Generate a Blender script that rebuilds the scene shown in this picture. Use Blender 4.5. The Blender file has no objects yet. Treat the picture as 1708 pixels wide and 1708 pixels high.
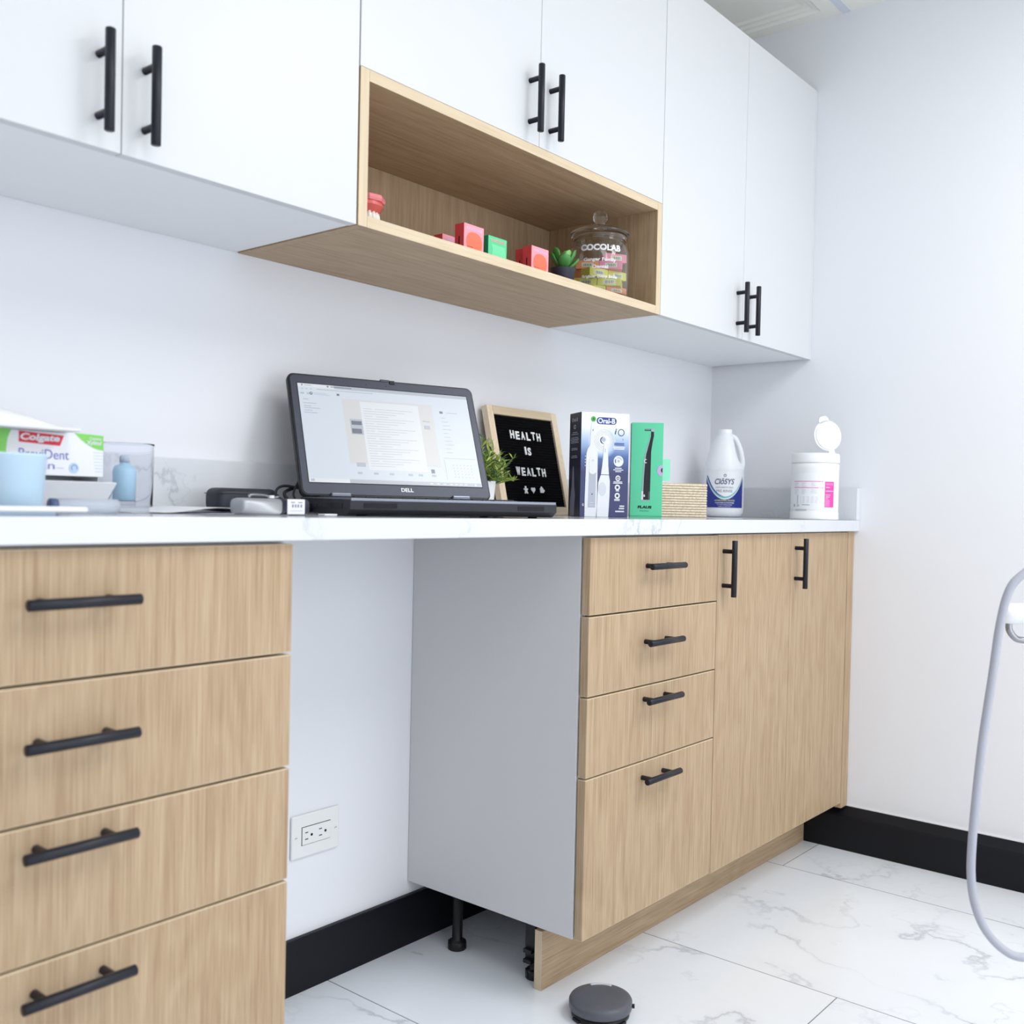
import bpy, bmesh, math, random
from mathutils import Vector, Matrix
random.seed(7)
S = bpy.context.scene
COL = S.collection
PI = math.pi

# ------------------------------------------------------------------ camera
cam_d = bpy.data.cameras.new('camera'); cam = bpy.data.objects.new('camera', cam_d); COL.objects.link(cam)
cam.location = (-2.7311, -1.5523, 0.9384)
_F = Vector((0.77912, 0.62639, -0.01939)).normalized()
_R = Vector((math.cos(0.8937), -math.sin(0.8937), 0)); _U = _R.cross(_F); _ro = 0.0219
_R2 = _R*math.cos(_ro)+_U*math.sin(_ro); _U2 = -_R*math.sin(_ro)+_U*math.cos(_ro)
cam.rotation_euler = Matrix((_R2, _U2, -_F)).transposed().to_euler()
cam_d.sensor_width = 36; cam_d.lens = 1683.6/1708*36
cam_d.shift_x = -(909.16-854)/1708; cam_d.shift_y = (875.15-854)/1708
cam_d.clip_start = 0.02
cam_d.dof.use_dof = True; cam_d.dof.focus_distance = 2.15; cam_d.dof.aperture_fstop = 5.0
S.camera = cam
# ------------------------------------------------------------------ world, lights, exposure
W = bpy.data.worlds.new('world'); S.world = W; W.use_nodes = True
W.node_tree.nodes['Background'].inputs[0].default_value = (0.90, 0.94, 1.0, 1)
W.node_tree.nodes['Background'].inputs[1].default_value = 1.15

def area(name, loc, target, sx, sy, power, col=(0.95, 0.975, 1.0)):
    l = bpy.data.lights.new(name, 'AREA'); l.shape = 'RECTANGLE'; l.size = sx; l.size_y = sy
    l.energy = power; l.color = col
    o = bpy.data.objects.new(name, l); COL.objects.link(o); o.location = loc
    d = Vector(target)-Vector(loc); o.rotation_euler = d.to_track_quat('-Z', 'Y').to_euler()
    return o
area('ceiling_panel_light', (-0.85, -1.95, 2.32), (-0.85, -1.95, 0), 0.6, 1.2, 19, (0.97, 0.98, 1.0))
area('ceiling_panel_light', (-2.2, -2.0, 2.32), (-2.2, -2.0, 0), 0.6, 1.2, 8, (0.97, 0.98, 1.0))
area('front_fill_light', (-1.3, -3.8, 1.15), (-1.4, 0, 1.0), 2.6, 1.8, 14, (0.92, 0.96, 1.0))  # unseen fill lamp, added to brighten the walls under the wall cabinets
S.view_settings.view_transform = 'Standard'; S.view_settings.look = 'None'
S.view_settings.exposure = 0.32; S.view_settings.gamma = 1.0; S.view_settings.use_curve_mapping = False

# ------------------------------------------------------------------ materials
def lin(c):
    return tuple(((x/255)/12.92 if x/255 <= .04045 else ((x/255+.055)/1.055)**2.4) for x in c)+(1,)
def mat(name, rgb, rough=.5, metal=0, spec=.5, emit=None, es=1.0, trans=0, ior=1.45, alpha=1, bump=0, bscale=200, coat=0, sss=0):
    m = bpy.data.materials.new(name); m.use_nodes = True
    nt = m.node_tree; b = nt.nodes['Principled BSDF']
    b.inputs['Base Color'].default_value = lin(rgb); b.inputs['Roughness'].default_value = rough
    b.inputs['Metallic'].default_value = metal; b.inputs['Specular IOR Level'].default_value = spec
    b.inputs['Transmission Weight'].default_value = trans; b.inputs['IOR'].default_value = ior
    b.inputs['Coat Weight'].default_value = coat
    if sss: b.inputs['Subsurface Weight'].default_value = sss; b.inputs['Subsurface Scale'].default_value = .01
    if emit: b.inputs['Emission Color'].default_value = lin(emit); b.inputs['Emission Strength'].default_value = es
    # slight procedural variation of the roughness so nothing is perfectly even
    tc = nt.nodes.new('ShaderNodeTexCoord'); n = nt.nodes.new('ShaderNodeTexNoise'); n.inputs['Scale'].default_value = bscale
    nt.links.new(tc.outputs['Object'], n.inputs['Vector'])
    mr = nt.nodes.new('ShaderNodeMapRange'); mr.inputs['To Min'].default_value = max(0, rough-.03); mr.inputs['To Max'].default_value = min(1, rough+.03)
    nt.links.new(n.outputs['Fac'], mr.inputs['Value'])
    if trans == 0: nt.links.new(mr.outputs[0], b.inputs['Roughness'])
    if bump:
        bp = nt.nodes.new('ShaderNodeBump'); bp.inputs['Strength'].default_value = bump; bp.inputs['Distance'].default_value = .001
        nt.links.new(n.outputs['Fac'], bp.inputs['Height']); nt.links.new(bp.outputs[0], b.inputs['Normal'])
    return m

def wood(name, axis, c1, c2, c3):
    """oak laminate, grain running along axis ('X','Y','Z')"""
    m = bpy.data.materials.new(name); m.use_nodes = True; nt = m.node_tree; b = nt.nodes['Principled BSDF']
    N = nt.nodes.new; Lk = nt.links.new
    tc = N('ShaderNodeTexCoord'); oi = N('ShaderNodeObjectInfo')
    mul = N('ShaderNodeVectorMath'); mul.operation = 'SCALE'; mul.inputs[0].default_value = (3.1, 1.7, 2.3); Lk(oi.outputs['Random'], mul.inputs['Scale'])
    add = N('ShaderNodeVectorMath'); add.operation = 'ADD'; Lk(tc.outputs['Object'], add.inputs[0]); Lk(mul.outputs[0], add.inputs[1])
    def mp(along, across):
        p = N('ShaderNodeMapping'); s = {'X': (along, across, across), 'Y': (across, along, across), 'Z': (across, across, along)}[axis]
        p.inputs['Scale'].default_value = s; Lk(add.outputs[0], p.inputs['Vector']); return p
    # broad figure
    w = N('ShaderNodeTexNoise'); w.inputs['Scale'].default_value = 1; w.inputs['Detail'].default_value = 3; w.inputs['Distortion'].default_value = .6; Lk(mp(1.5, 6).outputs[0], w.inputs['Vector'])
    wa = N('ShaderNodeMath'); wa.operation = 'MULTIPLY'; wa.inputs[1].default_value = 60; Lk(w.outputs['Fac'], wa.inputs[0])
    sn = N('ShaderNodeMath'); sn.operation = 'SINE'; Lk(wa.outputs[0], sn.inputs[0])
    # fibres
    f = N('ShaderNodeTexNoise'); f.inputs['Scale'].default_value = 1; f.inputs['Detail'].default_value = 4; f.inputs['Roughness'].default_value = .6; Lk(mp(10, 560).outputs[0], f.inputs['Vector'])
    g = N('ShaderNodeTexNoise'); g.inputs['Scale'].default_value = 1; g.inputs['Detail'].default_value = 2; Lk(mp(3, 105).outputs[0], g.inputs['Vector'])
    a1 = N('ShaderNodeMath'); a1.operation = 'MULTIPLY_ADD'; a1.inputs[1].default_value = .032; a1.inputs[2].default_value = .14; Lk(sn.outputs[0], a1.inputs[0])
    a2 = N('ShaderNodeMath'); a2.operation = 'MULTIPLY_ADD'; a2.inputs[1].default_value = .75; Lk(f.outputs['Fac'], a2.inputs[0]); Lk(a1.outputs[0], a2.inputs[2])
    a3 = N('ShaderNodeMath'); a3.operation = 'MULTIPLY_ADD'; a3.inputs[1].default_value = .30; Lk(g.outputs['Fac'], a3.inputs[0]); Lk(a2.outputs[0], a3.inputs[2])
    r = N('ShaderNodeValToRGB'); e = r.color_ramp.elements
    e[0].position = .42; e[0].color = lin(c1); e[1].position = .86; e[1].color = lin(c3)
    k = r.color_ramp.elements.new(.62); k.color = lin(c2); Lk(a3.outputs[0], r.inputs['Fac'])
    Lk(r.outputs['Color'], b.inputs['Base Color']); b.inputs['Roughness'].default_value = .5; b.inputs['Specular IOR Level'].default_value = .35
    bp = N('ShaderNodeBump'); bp.inputs['Strength'].default_value = .15; bp.inputs['Distance'].default_value = .0006; Lk(f.outputs['Fac'], bp.inputs['Height']); Lk(bp.outputs[0], b.inputs['Normal'])
    return m

def marble(name, base, vein, tiles=False, amount=.55, scale=1.0, rough=.12):
    m = bpy.data.materials.new(name); m.use_nodes = True; nt = m.node_tree; b = nt.nodes['Principled BSDF']
    N = nt.nodes.new; Lk = nt.links.new
    def M(op, a, bb=None, c=None):
        n = N('ShaderNodeMath'); n.operation = op
        for i, v in enumerate((a, bb, c)):
            if v is None: continue
            if isinstance(v, (int, float)): n.inputs[i].default_value = v
            else: Lk(v, n.inputs[i])
        return n.outputs[0]
    tc = N('ShaderNodeTexCoord'); vec = tc.outputs['Object']; grout = None
    if tiles:
        sp = N('ShaderNodeSeparateXYZ'); Lk(vec, sp.inputs[0])
        cx = M('DIVIDE', M('ADD', sp.outputs[0], .86+6.0), .60); ix = M('FLOOR', cx); fx = M('SUBTRACT', cx, ix)
        off = M('MULTIPLY', M('SUBTRACT', ix, 9), .4)       # third-bond stagger, column by column
        cy = M('DIVIDE', M('ADD', M('ADD', sp.outputs[1], .797+12), off), 1.2); iy = M('FLOOR', cy); fy = M('SUBTRACT', cy, iy)
        ex = M('MULTIPLY', M('MINIMUM', fx, M('SUBTRACT', 1, fx)), .60); ey = M('MULTIPLY', M('MINIMUM', fy, M('SUBTRACT', 1, fy)), 1.2)
        grout = M('LESS_THAN', M('MINIMUM', ex, ey), .0012)
        cmb = N('ShaderNodeCombineXYZ'); Lk(M('MULTIPLY', ix, 7.3), cmb.inputs[0]); Lk(M('MULTIPLY', iy, 3.9), cmb.inputs[1]); Lk(M('ADD', ix, iy), cmb.inputs[2])
        ad = N('ShaderNodeVectorMath'); ad.operation = 'ADD'; Lk(vec, ad.inputs[0]); Lk(cmb.outputs[0], ad.inputs[1]); vec = ad.outputs[0]
    def vn(sc, det, dist, width, seed):
        mp = N('ShaderNodeMapping'); mp.inputs['Location'].default_value = (seed, seed*.7, seed*.3); mp.inputs['Rotation'].default_value = (0, 0, .5); mp.inputs['Scale'].default_value = (1, .7, 1); Lk(vec, mp.inputs['Vector'])
        n = N('ShaderNodeTexNoise'); n.inputs['Scale'].default_value = sc*scale; n.inputs['Detail'].default_value = det; n.inputs['Distortion'].default_value = dist; n.inputs['Roughness'].default_value = .55; Lk(mp.outputs[0], n.inputs['Vector'])
        d = M('ABSOLUTE', M('SUBTRACT', n.outputs['Fac'], .5)); 
        return M('MAXIMUM', M('SUBTRACT', 1, M('DIVIDE', d, width)), 0)
    mk = N('ShaderNodeTexNoise'); mk.inputs['Scale'].default_value = 2.6*scale; Lk(vec, mk.inputs['Vector'])
    mask = N('ShaderNodeMapRange'); mask.inputs['From Min'].default_value = .44; mask.inputs['From Max'].default_value = .60; Lk(mk.outputs['Fac'], mask.inputs['Value'])
    v = M('ADD', M('MULTIPLY', vn(1.4, 9, .25, .0065, 3.1), .9), M('MULTIPLY', vn(3.0, 7, .3, .0075, 9.4), .45))
    v = M('ADD', v, M('MULTIPLY', vn(1.4, 9, .25, .035, 3.1), .16))
    v = M('MINIMUM', M('MULTIPLY', M('MULTIPLY', v, mask.outputs[0]), amount), 1)
    mx = N('ShaderNodeMix'); mx.data_type = 'RGBA'; mx.inputs['A'].default_value = lin(base); mx.inputs['B'].default_value = lin(vein); Lk(v, mx.inputs['Factor'])
    col = mx.outputs['Result']
    if grout is not None:
        m2 = N('ShaderNodeMix'); m2.data_type = 'RGBA'; m2.inputs['B'].default_value = lin((140, 140, 146)); Lk(grout, m2.inputs['Factor']); Lk(col, m2.inputs['A']); col = m2.outputs['Result']
    Lk(col, b.inputs['Base Color']); b.inputs['Roughness'].default_value = rough
    return m

WC = ((150, 122, 92), (176, 150, 119), (196, 172, 142))
woodZ = wood('oak_laminate_vertical_grain', 'Z', *WC)
woodX = wood('oak_laminate_horizontal_grain', 'X', *WC)
woodE = wood('oak_edge_band', 'X', (198, 176, 144), (212, 192, 161), (222, 204, 175))
woodEZ = wood('oak_edge_band_vertical', 'Z', (198, 176, 144), (212, 192, 161), (222, 204, 175))
pine = wood('pale_pine_frame', 'Z', (214, 190, 158), (230, 209, 180), (240, 224, 200))
M_wall = mat('pale_grey_blue_wall_paint', (236, 237, 241), .75, bump=.05, bscale=350)
M_ceil = mat('ceiling_tile', (240, 240, 232), .9, bump=.25, bscale=600)
M_tee = mat('ceiling_grid_metal', (214, 221, 230), .5)
M_floor = marble('marble_floor_tiles', (240, 244, 249), (112, 120, 136), True, .42, 1.0, .16)
M_quartz = marble('white_quartz', (219, 221, 225), (126, 142, 150), False, .38, 1.6, .13)
M_white = mat('white_laminate', (215, 216, 218), .38)
M_body = mat('white_laminate_lifted', (243, 244, 246), .45)  # same laminate as the doors, lightened to paint light onto shaded undersides
M_carc = mat('white_melamine', (212, 211, 212), .5)
M_base = mat('black_baseboard_paint', (13, 14, 21), .42, spec=.3)
M_black = mat('matte_black_metal', (27, 28, 38), .36, metal=.2)
M_blackp = mat('black_plastic', (14, 15, 18), .4)
M_rubber = mat('black_rubber', (18, 19, 23), .55)
M_plate = mat('white_plastic_plate', (236, 237, 236), .35)
M_gap = mat('dark_slot', (30, 30, 34), .8)
M_wp = mat('white_plastic', (243, 244, 246), .32)
M_paper = mat('white_paper', (240, 241, 246), .8)
M_label = mat('white_print', (240, 241, 245), .6)
M_chrome = mat('chrome', (150, 150, 154), .15, metal=1)

# ------------------------------------------------------------------ mesh builder
class MB:
    def __init__(s): s.v = []; s.f = []; s.m = []; s.s = []; s.mats = []
    def mi(s, m):
        if m not in s.mats: s.mats.append(m)
        return s.mats.index(m)
    def add(s, vs, fs, m, smooth=False, T=None):
        o = len(s.v); k = s.mi(m)
        for p in vs:
            p = Vector(p); s.v.append(T @ p if T is not None else p)
        for f in fs: s.f.append([i+o for i in f]); s.m.append(k); s.s.append(smooth)
        return s
    def box(s, x0, x1, y0, y1, z0, z1, m, bev=0, T=None, seg=2, smooth=False):
        bm = bmesh.new(); bmesh.ops.create_cube(bm, size=1)
        for v in bm.verts: v.co = Vector(((x0+x1)/2+v.co.x*(x1-x0), (y0+y1)/2+v.co.y*(y1-y0), (z0+z1)/2+v.co.z*(z1-z0)))
        if bev: bmesh.ops.bevel(bm, geom=list(bm.edges), offset=bev, segments=seg, profile=.5, affect='EDGES')
        bm.verts.index_update(); s.add([v.co for v in bm.verts], [[v.index for v in f.verts] for f in bm.faces], m, smooth, T); bm.free(); return s
    def lathe(s, prof, m, c=(0, 0, 0), n=48, T=None, smooth=True, sx=1, sy=1):
        vs = []; fs = []
        for r, z in prof:
            for i in range(n):
                a = 2*PI*i/n; vs.append((c[0]+r*sx*math.cos(a), c[1]+r*sy*math.sin(a), c[2]+z))
        for j in range(len(prof)-1):
            for i in range(n):
                k = (i+1) % n; fs.append([j*n+i, j*n+k, (j+1)*n+k, (j+1)*n+i])
        if prof[0][0] > 1e-6: fs.append(list(range(n))[::-1])
        if prof[-1][0] > 1e-6: fs.append([(len(prof)-1)*n+i for i in range(n)])
        return s.add(vs, fs, m, smooth, T)
    def tube(s, pts, r, m, n=12, T=None, sub=6, caps=True, radii=None):
        P = [Vector(p) for p in pts]
        if sub > 1 and len(P) > 2:
            Q = []
            for i in range(len(P)-1):
                p0 = P[i-1] if i else P[0]*2-P[1]; p1 = P[i]; p2 = P[i+1]; p3 = P[i+2] if i+2 < len(P) else P[-1]*2-P[-2]
                for k in range(sub):
                    t = k/sub; Q.append(.5*((2*p1)+(p2-p0)*t+(2*p0-5*p1+4*p2-p3)*t*t+(3*p1-3*p2+p3-p0)*t**3))
            Q.append(P[-1]); P = Q
        vs = []; fs = []; up = None
        for i, p in enumerate(P):
            d = (P[min(i+1, len(P)-1)]-P[max(i-1, 0)]).normalized()
            if up is None: up = d.orthogonal().normalized()
            up = (up-d*up.dot(d)).normalized(); w = d.cross(up)
            rr = r if radii is None else radii(i/(len(P)-1))
            for k in range(n):
                a = 2*PI*k/n; vs.append(p+(up*math.cos(a)+w*math.sin(a))*rr)
        for i in range(len(P)-1):
            for k in range(n):
                j = (k+1) % n; fs.append([i*n+k, i*n+j, (i+1)*n+j, (i+1)*n+k])
        if caps: fs.append(list(range(n))[::-1]); fs.append([(len(P)-1)*n+k for k in range(n)])
        return s.add(vs, fs, m, True, T)
    def cyl(s, a, b, r, m, n=24, T=None, r2=None, bev=0):
        a = Vector(a); b = Vector(b); d = b-a; L = d.length; q = d.to_track_quat('Z', 'Y').to_matrix().to_4x4(); q.translation = a
        r2 = r if r2 is None else r2
        pr = [(0, 0), (r-bev, 0), (r, bev), (r2, L-bev), (r2-bev, L), (0, L)] if bev else [(0, 0), (r, 0), (r, 0), (r2, L), (r2, L), (0, L)]
        return s.lathe(pr, m, n=n, T=(T @ q if T is not None else q))
    def prism(s, pts, fr, th, m, bev=0):
        """polygon pts (x,y) in frame fr, raised by th along its normal"""
        n = len(pts); vs = [fr(x, y, 0) for x, y in pts]+[fr(x, y, th) for x, y in pts]
        fs = [list(range(n, 2*n))]+[[i, (i+1) % n, n+(i+1) % n, n+i] for i in range(n)]+[list(range(n))[::-1]]
        return s.add(vs, fs, m)
    def rect(s, fr, x0, x1, y0, y1, m, th=.0003):
        return s.prism([(x0, y0), (x1, y0), (x1, y1), (x0, y1)], fr, th, m)
    def disc(s, fr, cx, cy, rx, ry, m, th=.0003, n=28, a0=0, a1=2*PI):
        return s.prism([(cx+rx*math.cos(a0+(a1-a0)*i/n), cy+ry*math.sin(a0+(a1-a0)*i/n)) for i in range(n)], fr, th, m)
    def ring(s, fr, cx, cy, r0, r1, m, th=.0003, n=28, a0=0, a1=2*PI):
        vs = []; fs = []
        for i in range(n+1):
            a = a0+(a1-a0)*i/n
            for r in (r0, r1): vs.append(fr(cx+r*math.cos(a), cy+r*math.sin(a), th))
        for i in range(n): fs.append([2*i, 2*i+1, 2*i+3, 2*i+2])
        return s.add(vs, fs, m)
    def text(s, fr, body, cx, cy, m, w=None, h=None, bold=0, shear=0, th=.0004, both=False):
        cu = bpy.data.curves.new('t', 'FONT'); cu.body = body; cu.size = 1; cu.offset = bold; cu.shear = shear; cu.resolution_u = 3
        cu.align_x = 'CENTER'; cu.fill_mode = 'FRONT'
        if both: cu.extrude = .05; cu.fill_mode = 'BOTH'
        o = bpy.data.objects.new('t', cu); me = bpy.data.meshes.new_from_object(o)
        vs = [v.co.copy() for v in me.vertices]; fs = [list(p.vertices) for p in me.polygons]
        bpy.data.objects.remove(o); bpy.data.meshes.remove(me); bpy.data.curves.remove(cu)
        if not vs: return s
        x0 = min(v.x for v in vs); x1 = max(v.x for v in vs); y0 = min(v.y for v in vs); y1 = max(v.y for v in vs)
        sy = (h/(y1-y0)) if h else w/(x1-x0); sx = (w/(x1-x0)) if w else sy
        out = []
        for v in vs:
            d = th if not both else (th if v.z > 0 else 0)
            out.append(fr(cx+(v.x-(x0+x1)/2)*sx, cy+(v.y-(y0+y1)/2)*sy, d))
        return s.add(out, fs, m)
    def build(s, name, parent=None, loc=None, bevmod=0):
        me = bpy.data.meshes.new(name); me.from_pydata([tuple(v) for v in s.v], [], s.f)
        for m in s.mats: me.materials.append(m)
        for p, k, sm in zip(me.polygons, s.m, s.s): p.material_index = k; p.use_smooth = sm
        bm = bmesh.new(); bm.from_mesh(me); bmesh.ops.remove_doubles(bm, verts=bm.verts, dist=1e-6) if False else None
        bm.free(); me.update()
        o = bpy.data.objects.new(name, me); COL.objects.link(o)
        if parent is not None: o.parent = parent
        if loc is not None: o.location = loc
        return o

def frame(o, r, u, n=None):
    o = Vector(o); r = Vector(r).normalized(); u = Vector(u).normalized(); n = Vector(n).normalized() if n is not None else r.cross(u)
    return lambda x, y, d=0: o+r*x+u*y+n*d
def cylframe(c, R, a0, z0):
    """wraps x around a vertical cylinder of radius R, x=0 facing angle a0; x grows counter-clockwise seen from above"""
    c = Vector(c)
    def fr(x, y, d=0):
        rr = R(y) if callable(R) else R
        a = a0+x/rr; return c+Vector(((rr+d)*math.cos(a), (rr+d)*math.sin(a), z0+y))
    return fr

def tag(o, label=None, cat=None, group=None, kind=None):
    if label: o['label'] = label
    if cat: o['category'] = cat
    if group: o['group'] = group
    if kind: o['kind'] = kind
    return o
def thing(name, label, cat, loc=(0, 0, 0), rz=0, group=None):
    o = bpy.data.objects.new(name, None); COL.objects.link(o); o.empty_display_size = .05
    o.location = loc; o.rotation_euler = (0, 0, rz); return tag(o, label, cat, group)
def struct(name, mb): return tag(mb.build(name), kind='structure')

# ------------------------------------------------------------------ dimensions
YF, YC, YU = -.4623, -.4771, -.3207
ZU, ZT, ZC = 1.3707, 2.1327, .8849
X1, X2, X3, X4, X5 = -1.9027, -1.2416, -.7673, -.3986, -.0431
CEIL = 2.336
# ------------------------------------------------------------------ setting
struct('floor', MB().box(-4.6, .1, -4.4, .1, -.05, 0, M_floor))
struct('wall_back', MB().box(-4.6, 0, 0, .1, 0, CEIL+.03, M_wall))
struct('wall_left_unseen', MB().box(-4.7, -4.6, -4.4, .1, 0, CEIL+.03, M_wall))  # unseen wall, added to block ambient light from the left
struct('wall_right', MB().box(0, .1, -4.4, .1, 0, CEIL+.03, M_wall))
b = MB().box(-4.6, -.033, -.012, 0, 0, .106, M_base, .002)
struct('baseboard_back', b)
b = MB(); prof = [(0, 0), (-.032, 0), (-.032, .092), (-.029, .097), (-.004, .115), (0, .116)]
vs = [(x, y, z) for y in (-4.3, -.0005) for x, z in prof]; n = len(prof)
b.add(vs, [[i, (i+1) % n, n+(i+1) % n, n+i] for i in range(n)]+[list(range(n)), list(range(n, 2*n))[::-1]], M_base)
struct('baseboard_right', b)
# thin bright caulk line above the right baseboard
struct('trim_1', MB().box(-.0025, 0, -4.3, 0, .1162, .1195, M_wp))
c = MB()
ys = [0, -.40]+[-.40-.61*k for k in range(1, 7)]; xs = [0]+[-.61*k for k in range(1, 8)]
for i in range(len(xs)-1):
    for j in range(len(ys)-1):
        xb, xa = xs[i], xs[i+1]; yb, ya = ys[j], ys[j+1]
        xa += .012; ya += .012; xb -= .012 if i else 0; yb -= .012 if j else 0
        if xb-xa < .03: continue
        ins = [0, .045, .051, .062, .068, .080, .086]; hz = [0, 0, .006, .006, .012, .012, .018]
        vs = []; fs = []
        for d, h in zip(ins, hz):
            d = min(d, (xb-xa)/2-.002)
            vs += [(xa+d, ya+d, CEIL+h), (xb-d, ya+d, CEIL+h), (xb-d, yb-d, CEIL+h), (xa+d, yb-d, CEIL+h)]
        for q in range(len(ins)-1):
            for e in range(4): fs.append([4*q+e, 4*q+(e+1) % 4, 4*q+4+(e+1) % 4, 4*q+4+e])
        fs.append([len(vs)-4, len(vs)-3, len(vs)-2, len(vs)-1]); c.add(vs, fs, M_ceil)
c.box(-4.6, .1, -4.4, .1, CEIL+.03, CEIL+.06, M_ceil)
struct('ceiling', c)
t = MB()
for x in xs[1:]: t.box(x-.012, x+.012, -4.3, 0, CEIL-.001, CEIL+.02, M_tee)
for y in ys[1:]: t.box(-4.6, 0, y-.012, y+.012, CEIL-.0015, CEIL+.02, M_tee)
struct('trim_2', t)

# ------------------------------------------------------------------ bar handles
def handle_mesh(vert):
    b = MB(); L = .1246; st = .032; r = .0062
    ax = Vector((0, 0, 1)) if vert else Vector((1, 0, 0))
    b.cyl(ax*(-L/2)+Vector((0, -st+.004, 0)), ax*(L/2)+Vector((0, -st+.004, 0)), r, M_black, bev=.0007)
    for s in (-1, 1): b.cyl(ax*(.038*s), ax*(.038*s)+Vector((0, -st+.004, 0)), .0048, M_black, n=18)
    return b
HV = handle_mesh(True).build('tmp_v'); HH = handle_mesh(False).build('tmp_h')
def handle(parent, x, z, vert):
    src = HV if vert else HH
    o = bpy.data.objects.new('handle', src.data); COL.objects.link(o); o.parent = parent; o.location = (x, 0, z); return o

def slab(name, parent, x0, x1, z0, z1, y0, th, m, edge, bev=.0012):
    """door or drawer front; origin on the front face plane, top and bottom edges banded"""
    b = MB(); b.box(x0, x1, 0, th, z0, z1, m, bev)
    k = b.mi(edge)
    for i, f in enumerate(b.f):
        vs = [b.v[j] for j in f]; nr = (vs[1]-vs[0]).cross(vs[2]-vs[1])
        if nr.length > 0 and abs(nr.normalized().z) > .3: b.m[i] = k  # pale band only top and bottom; ends left darker as painted shade
    return b.build(name, parent, (0, y0, 0))

def carcass(name, parent, x0, x1, y0, z0, z1, m):
    b = MB(); t = .018
    b.box(x0, x0+t, y0, -.001, z0, z1, m, .0006); b.box(x1-t, x1, y0, -.001, z0, z1, m, .0006)
    b.box(x0+t, x1-t, y0, -.001, z0, z0+t, m); b.box(x0+t, x1-t, y0, -.001, z1-t, z1, m)
    b.box(x0+t, x1-t, -.01, -.001, z0+t, z1-t, m)
    return b.build(name, parent)

def foot(parent, x, y, h, clip=False):
    b = MB(); b.lathe([(0, 0), (.018, 0), (.0195, .002), (.0195, .014), (.017, .018), (.0125, .019), (.011, .022), (.011, h-.006), (.019, h-.005), (.019, h), (0, h)], M_blackp, n=32)
    for k in range(6):
        a = k*PI/3+.3; b.box(-.002, .002, .0175, .0205, .003, .015, M_blackp, T=Matrix.Rotation(a, 4, 'Z'))
    if clip:
        b.box(-.027, -.008, -.010, .010, .036, .044, M_blackp, .001); b.box(-.027, -.008, -.010, .010, .056, .064, M_blackp, .001); b.box(-.018, -.008, -.012, .012, .034, .120, M_blackp, .001)
    return b.build('leg', parent, (x, y, 0))

ZB = .1325
def drawer_unit(x0, x1, label, hx, fil=False):
    t = thing('drawer_cabinet', label, 'cabinet', ((x0+x1)/2, 0, 0), 0, 'oak drawer cabinets under the worktop')
    cx = (x0+x1)/2; a, e = x0-cx, x1-cx
    carcass('cabinet_body', t, a, e, YF+.0215, ZB+.001, ZC-.0005, M_carc)
    zs = [.8815, .7354, .5850, .4345, ZB]; hz = [.823, .673, .5588, .4025]
    for i in range(4):
        d = slab('drawer_front', t, a+.001, e-.001, zs[i+1]+.0020, zs[i]-.0014, YF, .018, woodZ, woodEZ)
        handle(d, hx-cx, hz[i], False)
    return t
dl = drawer_unit(-2.4847, X1, 'left oak four-drawer base cabinet, nearest, cut off by the photo edge', -2.1938)
for x, y in ((-.25, -.40), (.25, -.40), (-.25, -.06), (.25, -.06)): foot(dl, x, y, ZB)
dr = drawer_unit(X2, X3, 'oak four-drawer base cabinet with exposed grey side panel beside the knee space', -1.013)
for x, y, cl in ((.052, -.10, False), (.060, -.306, True), (.42, -.10, False), (.42, -.302, True)):
    foot(dr, X2-(X2+X3)/2+x, y, ZB+.0005, cl)

# two-door base cabinet
bc = thing('base_cabinet', 'oak two-door base cabinet against the right wall with upright black handles', 'cabinet', ((X3)/2, 0, 0))
cx = X3/2
carcass('cabinet_body', bc, X3-cx+.001, -.034-cx, YF+.0215, ZB+.001, ZC-.0005, M_carc)
for xa, xb, hx in ((X3, X4, -.743), (X4, X5, -.375)):
    d = slab('door', bc, xa-cx+.001, xb-cx-.001, ZB, .8815, YF, .018, woodZ, woodEZ); handle(d, hx-cx, .807, True)
slab('filler_panel', bc, X5-cx+.001, -.001-cx, .1175, .8835, YF-.001, .02, woodZ, woodEZ)
for x in (-.30, .30): foot(bc, x, -.10, ZB+.0005); foot(bc, x, -.302, ZB+.0005, True)

tk = MB(); tk.box(-1.2195, -.0335, 0, .018, 0, .116, woodX, .001); k = tk.mi(woodEZ)
for i, f in enumerate(tk.f):
    vs = [tk.v[j] for j in f]; nr = (vs[1]-vs[0]).cross(vs[2]-vs[1]).normalized()
    if abs(nr.x) > .5: tk.m[i] = k
tag(tk.build('toe_kick_board', None, (0, -.352, 0)), 'oak toe kick board standing on the tiles under the right base cabinets', 'toe kick')

# worktop
wt = thing('worktop', 'white veined quartz worktop running over the drawers to the right wall', 'countertop', (-1.4, -.24, ZC))
o = MB().box(-1.40, 1.3995, YC+.24, .2395, 0, .915-ZC, M_quartz, .0015).build('countertop_slab', wt)
MB().box(-1.40, 1.3995, .2185, .2395, .915-ZC, 1.0032-ZC, M_quartz, .0012).build('backsplash', wt)
MB().box(1.378, 1.3995, YC+.2402, .218, .915-ZC, 1.0032-ZC, M_quartz, .0012).build('side_splash', wt)

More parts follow.
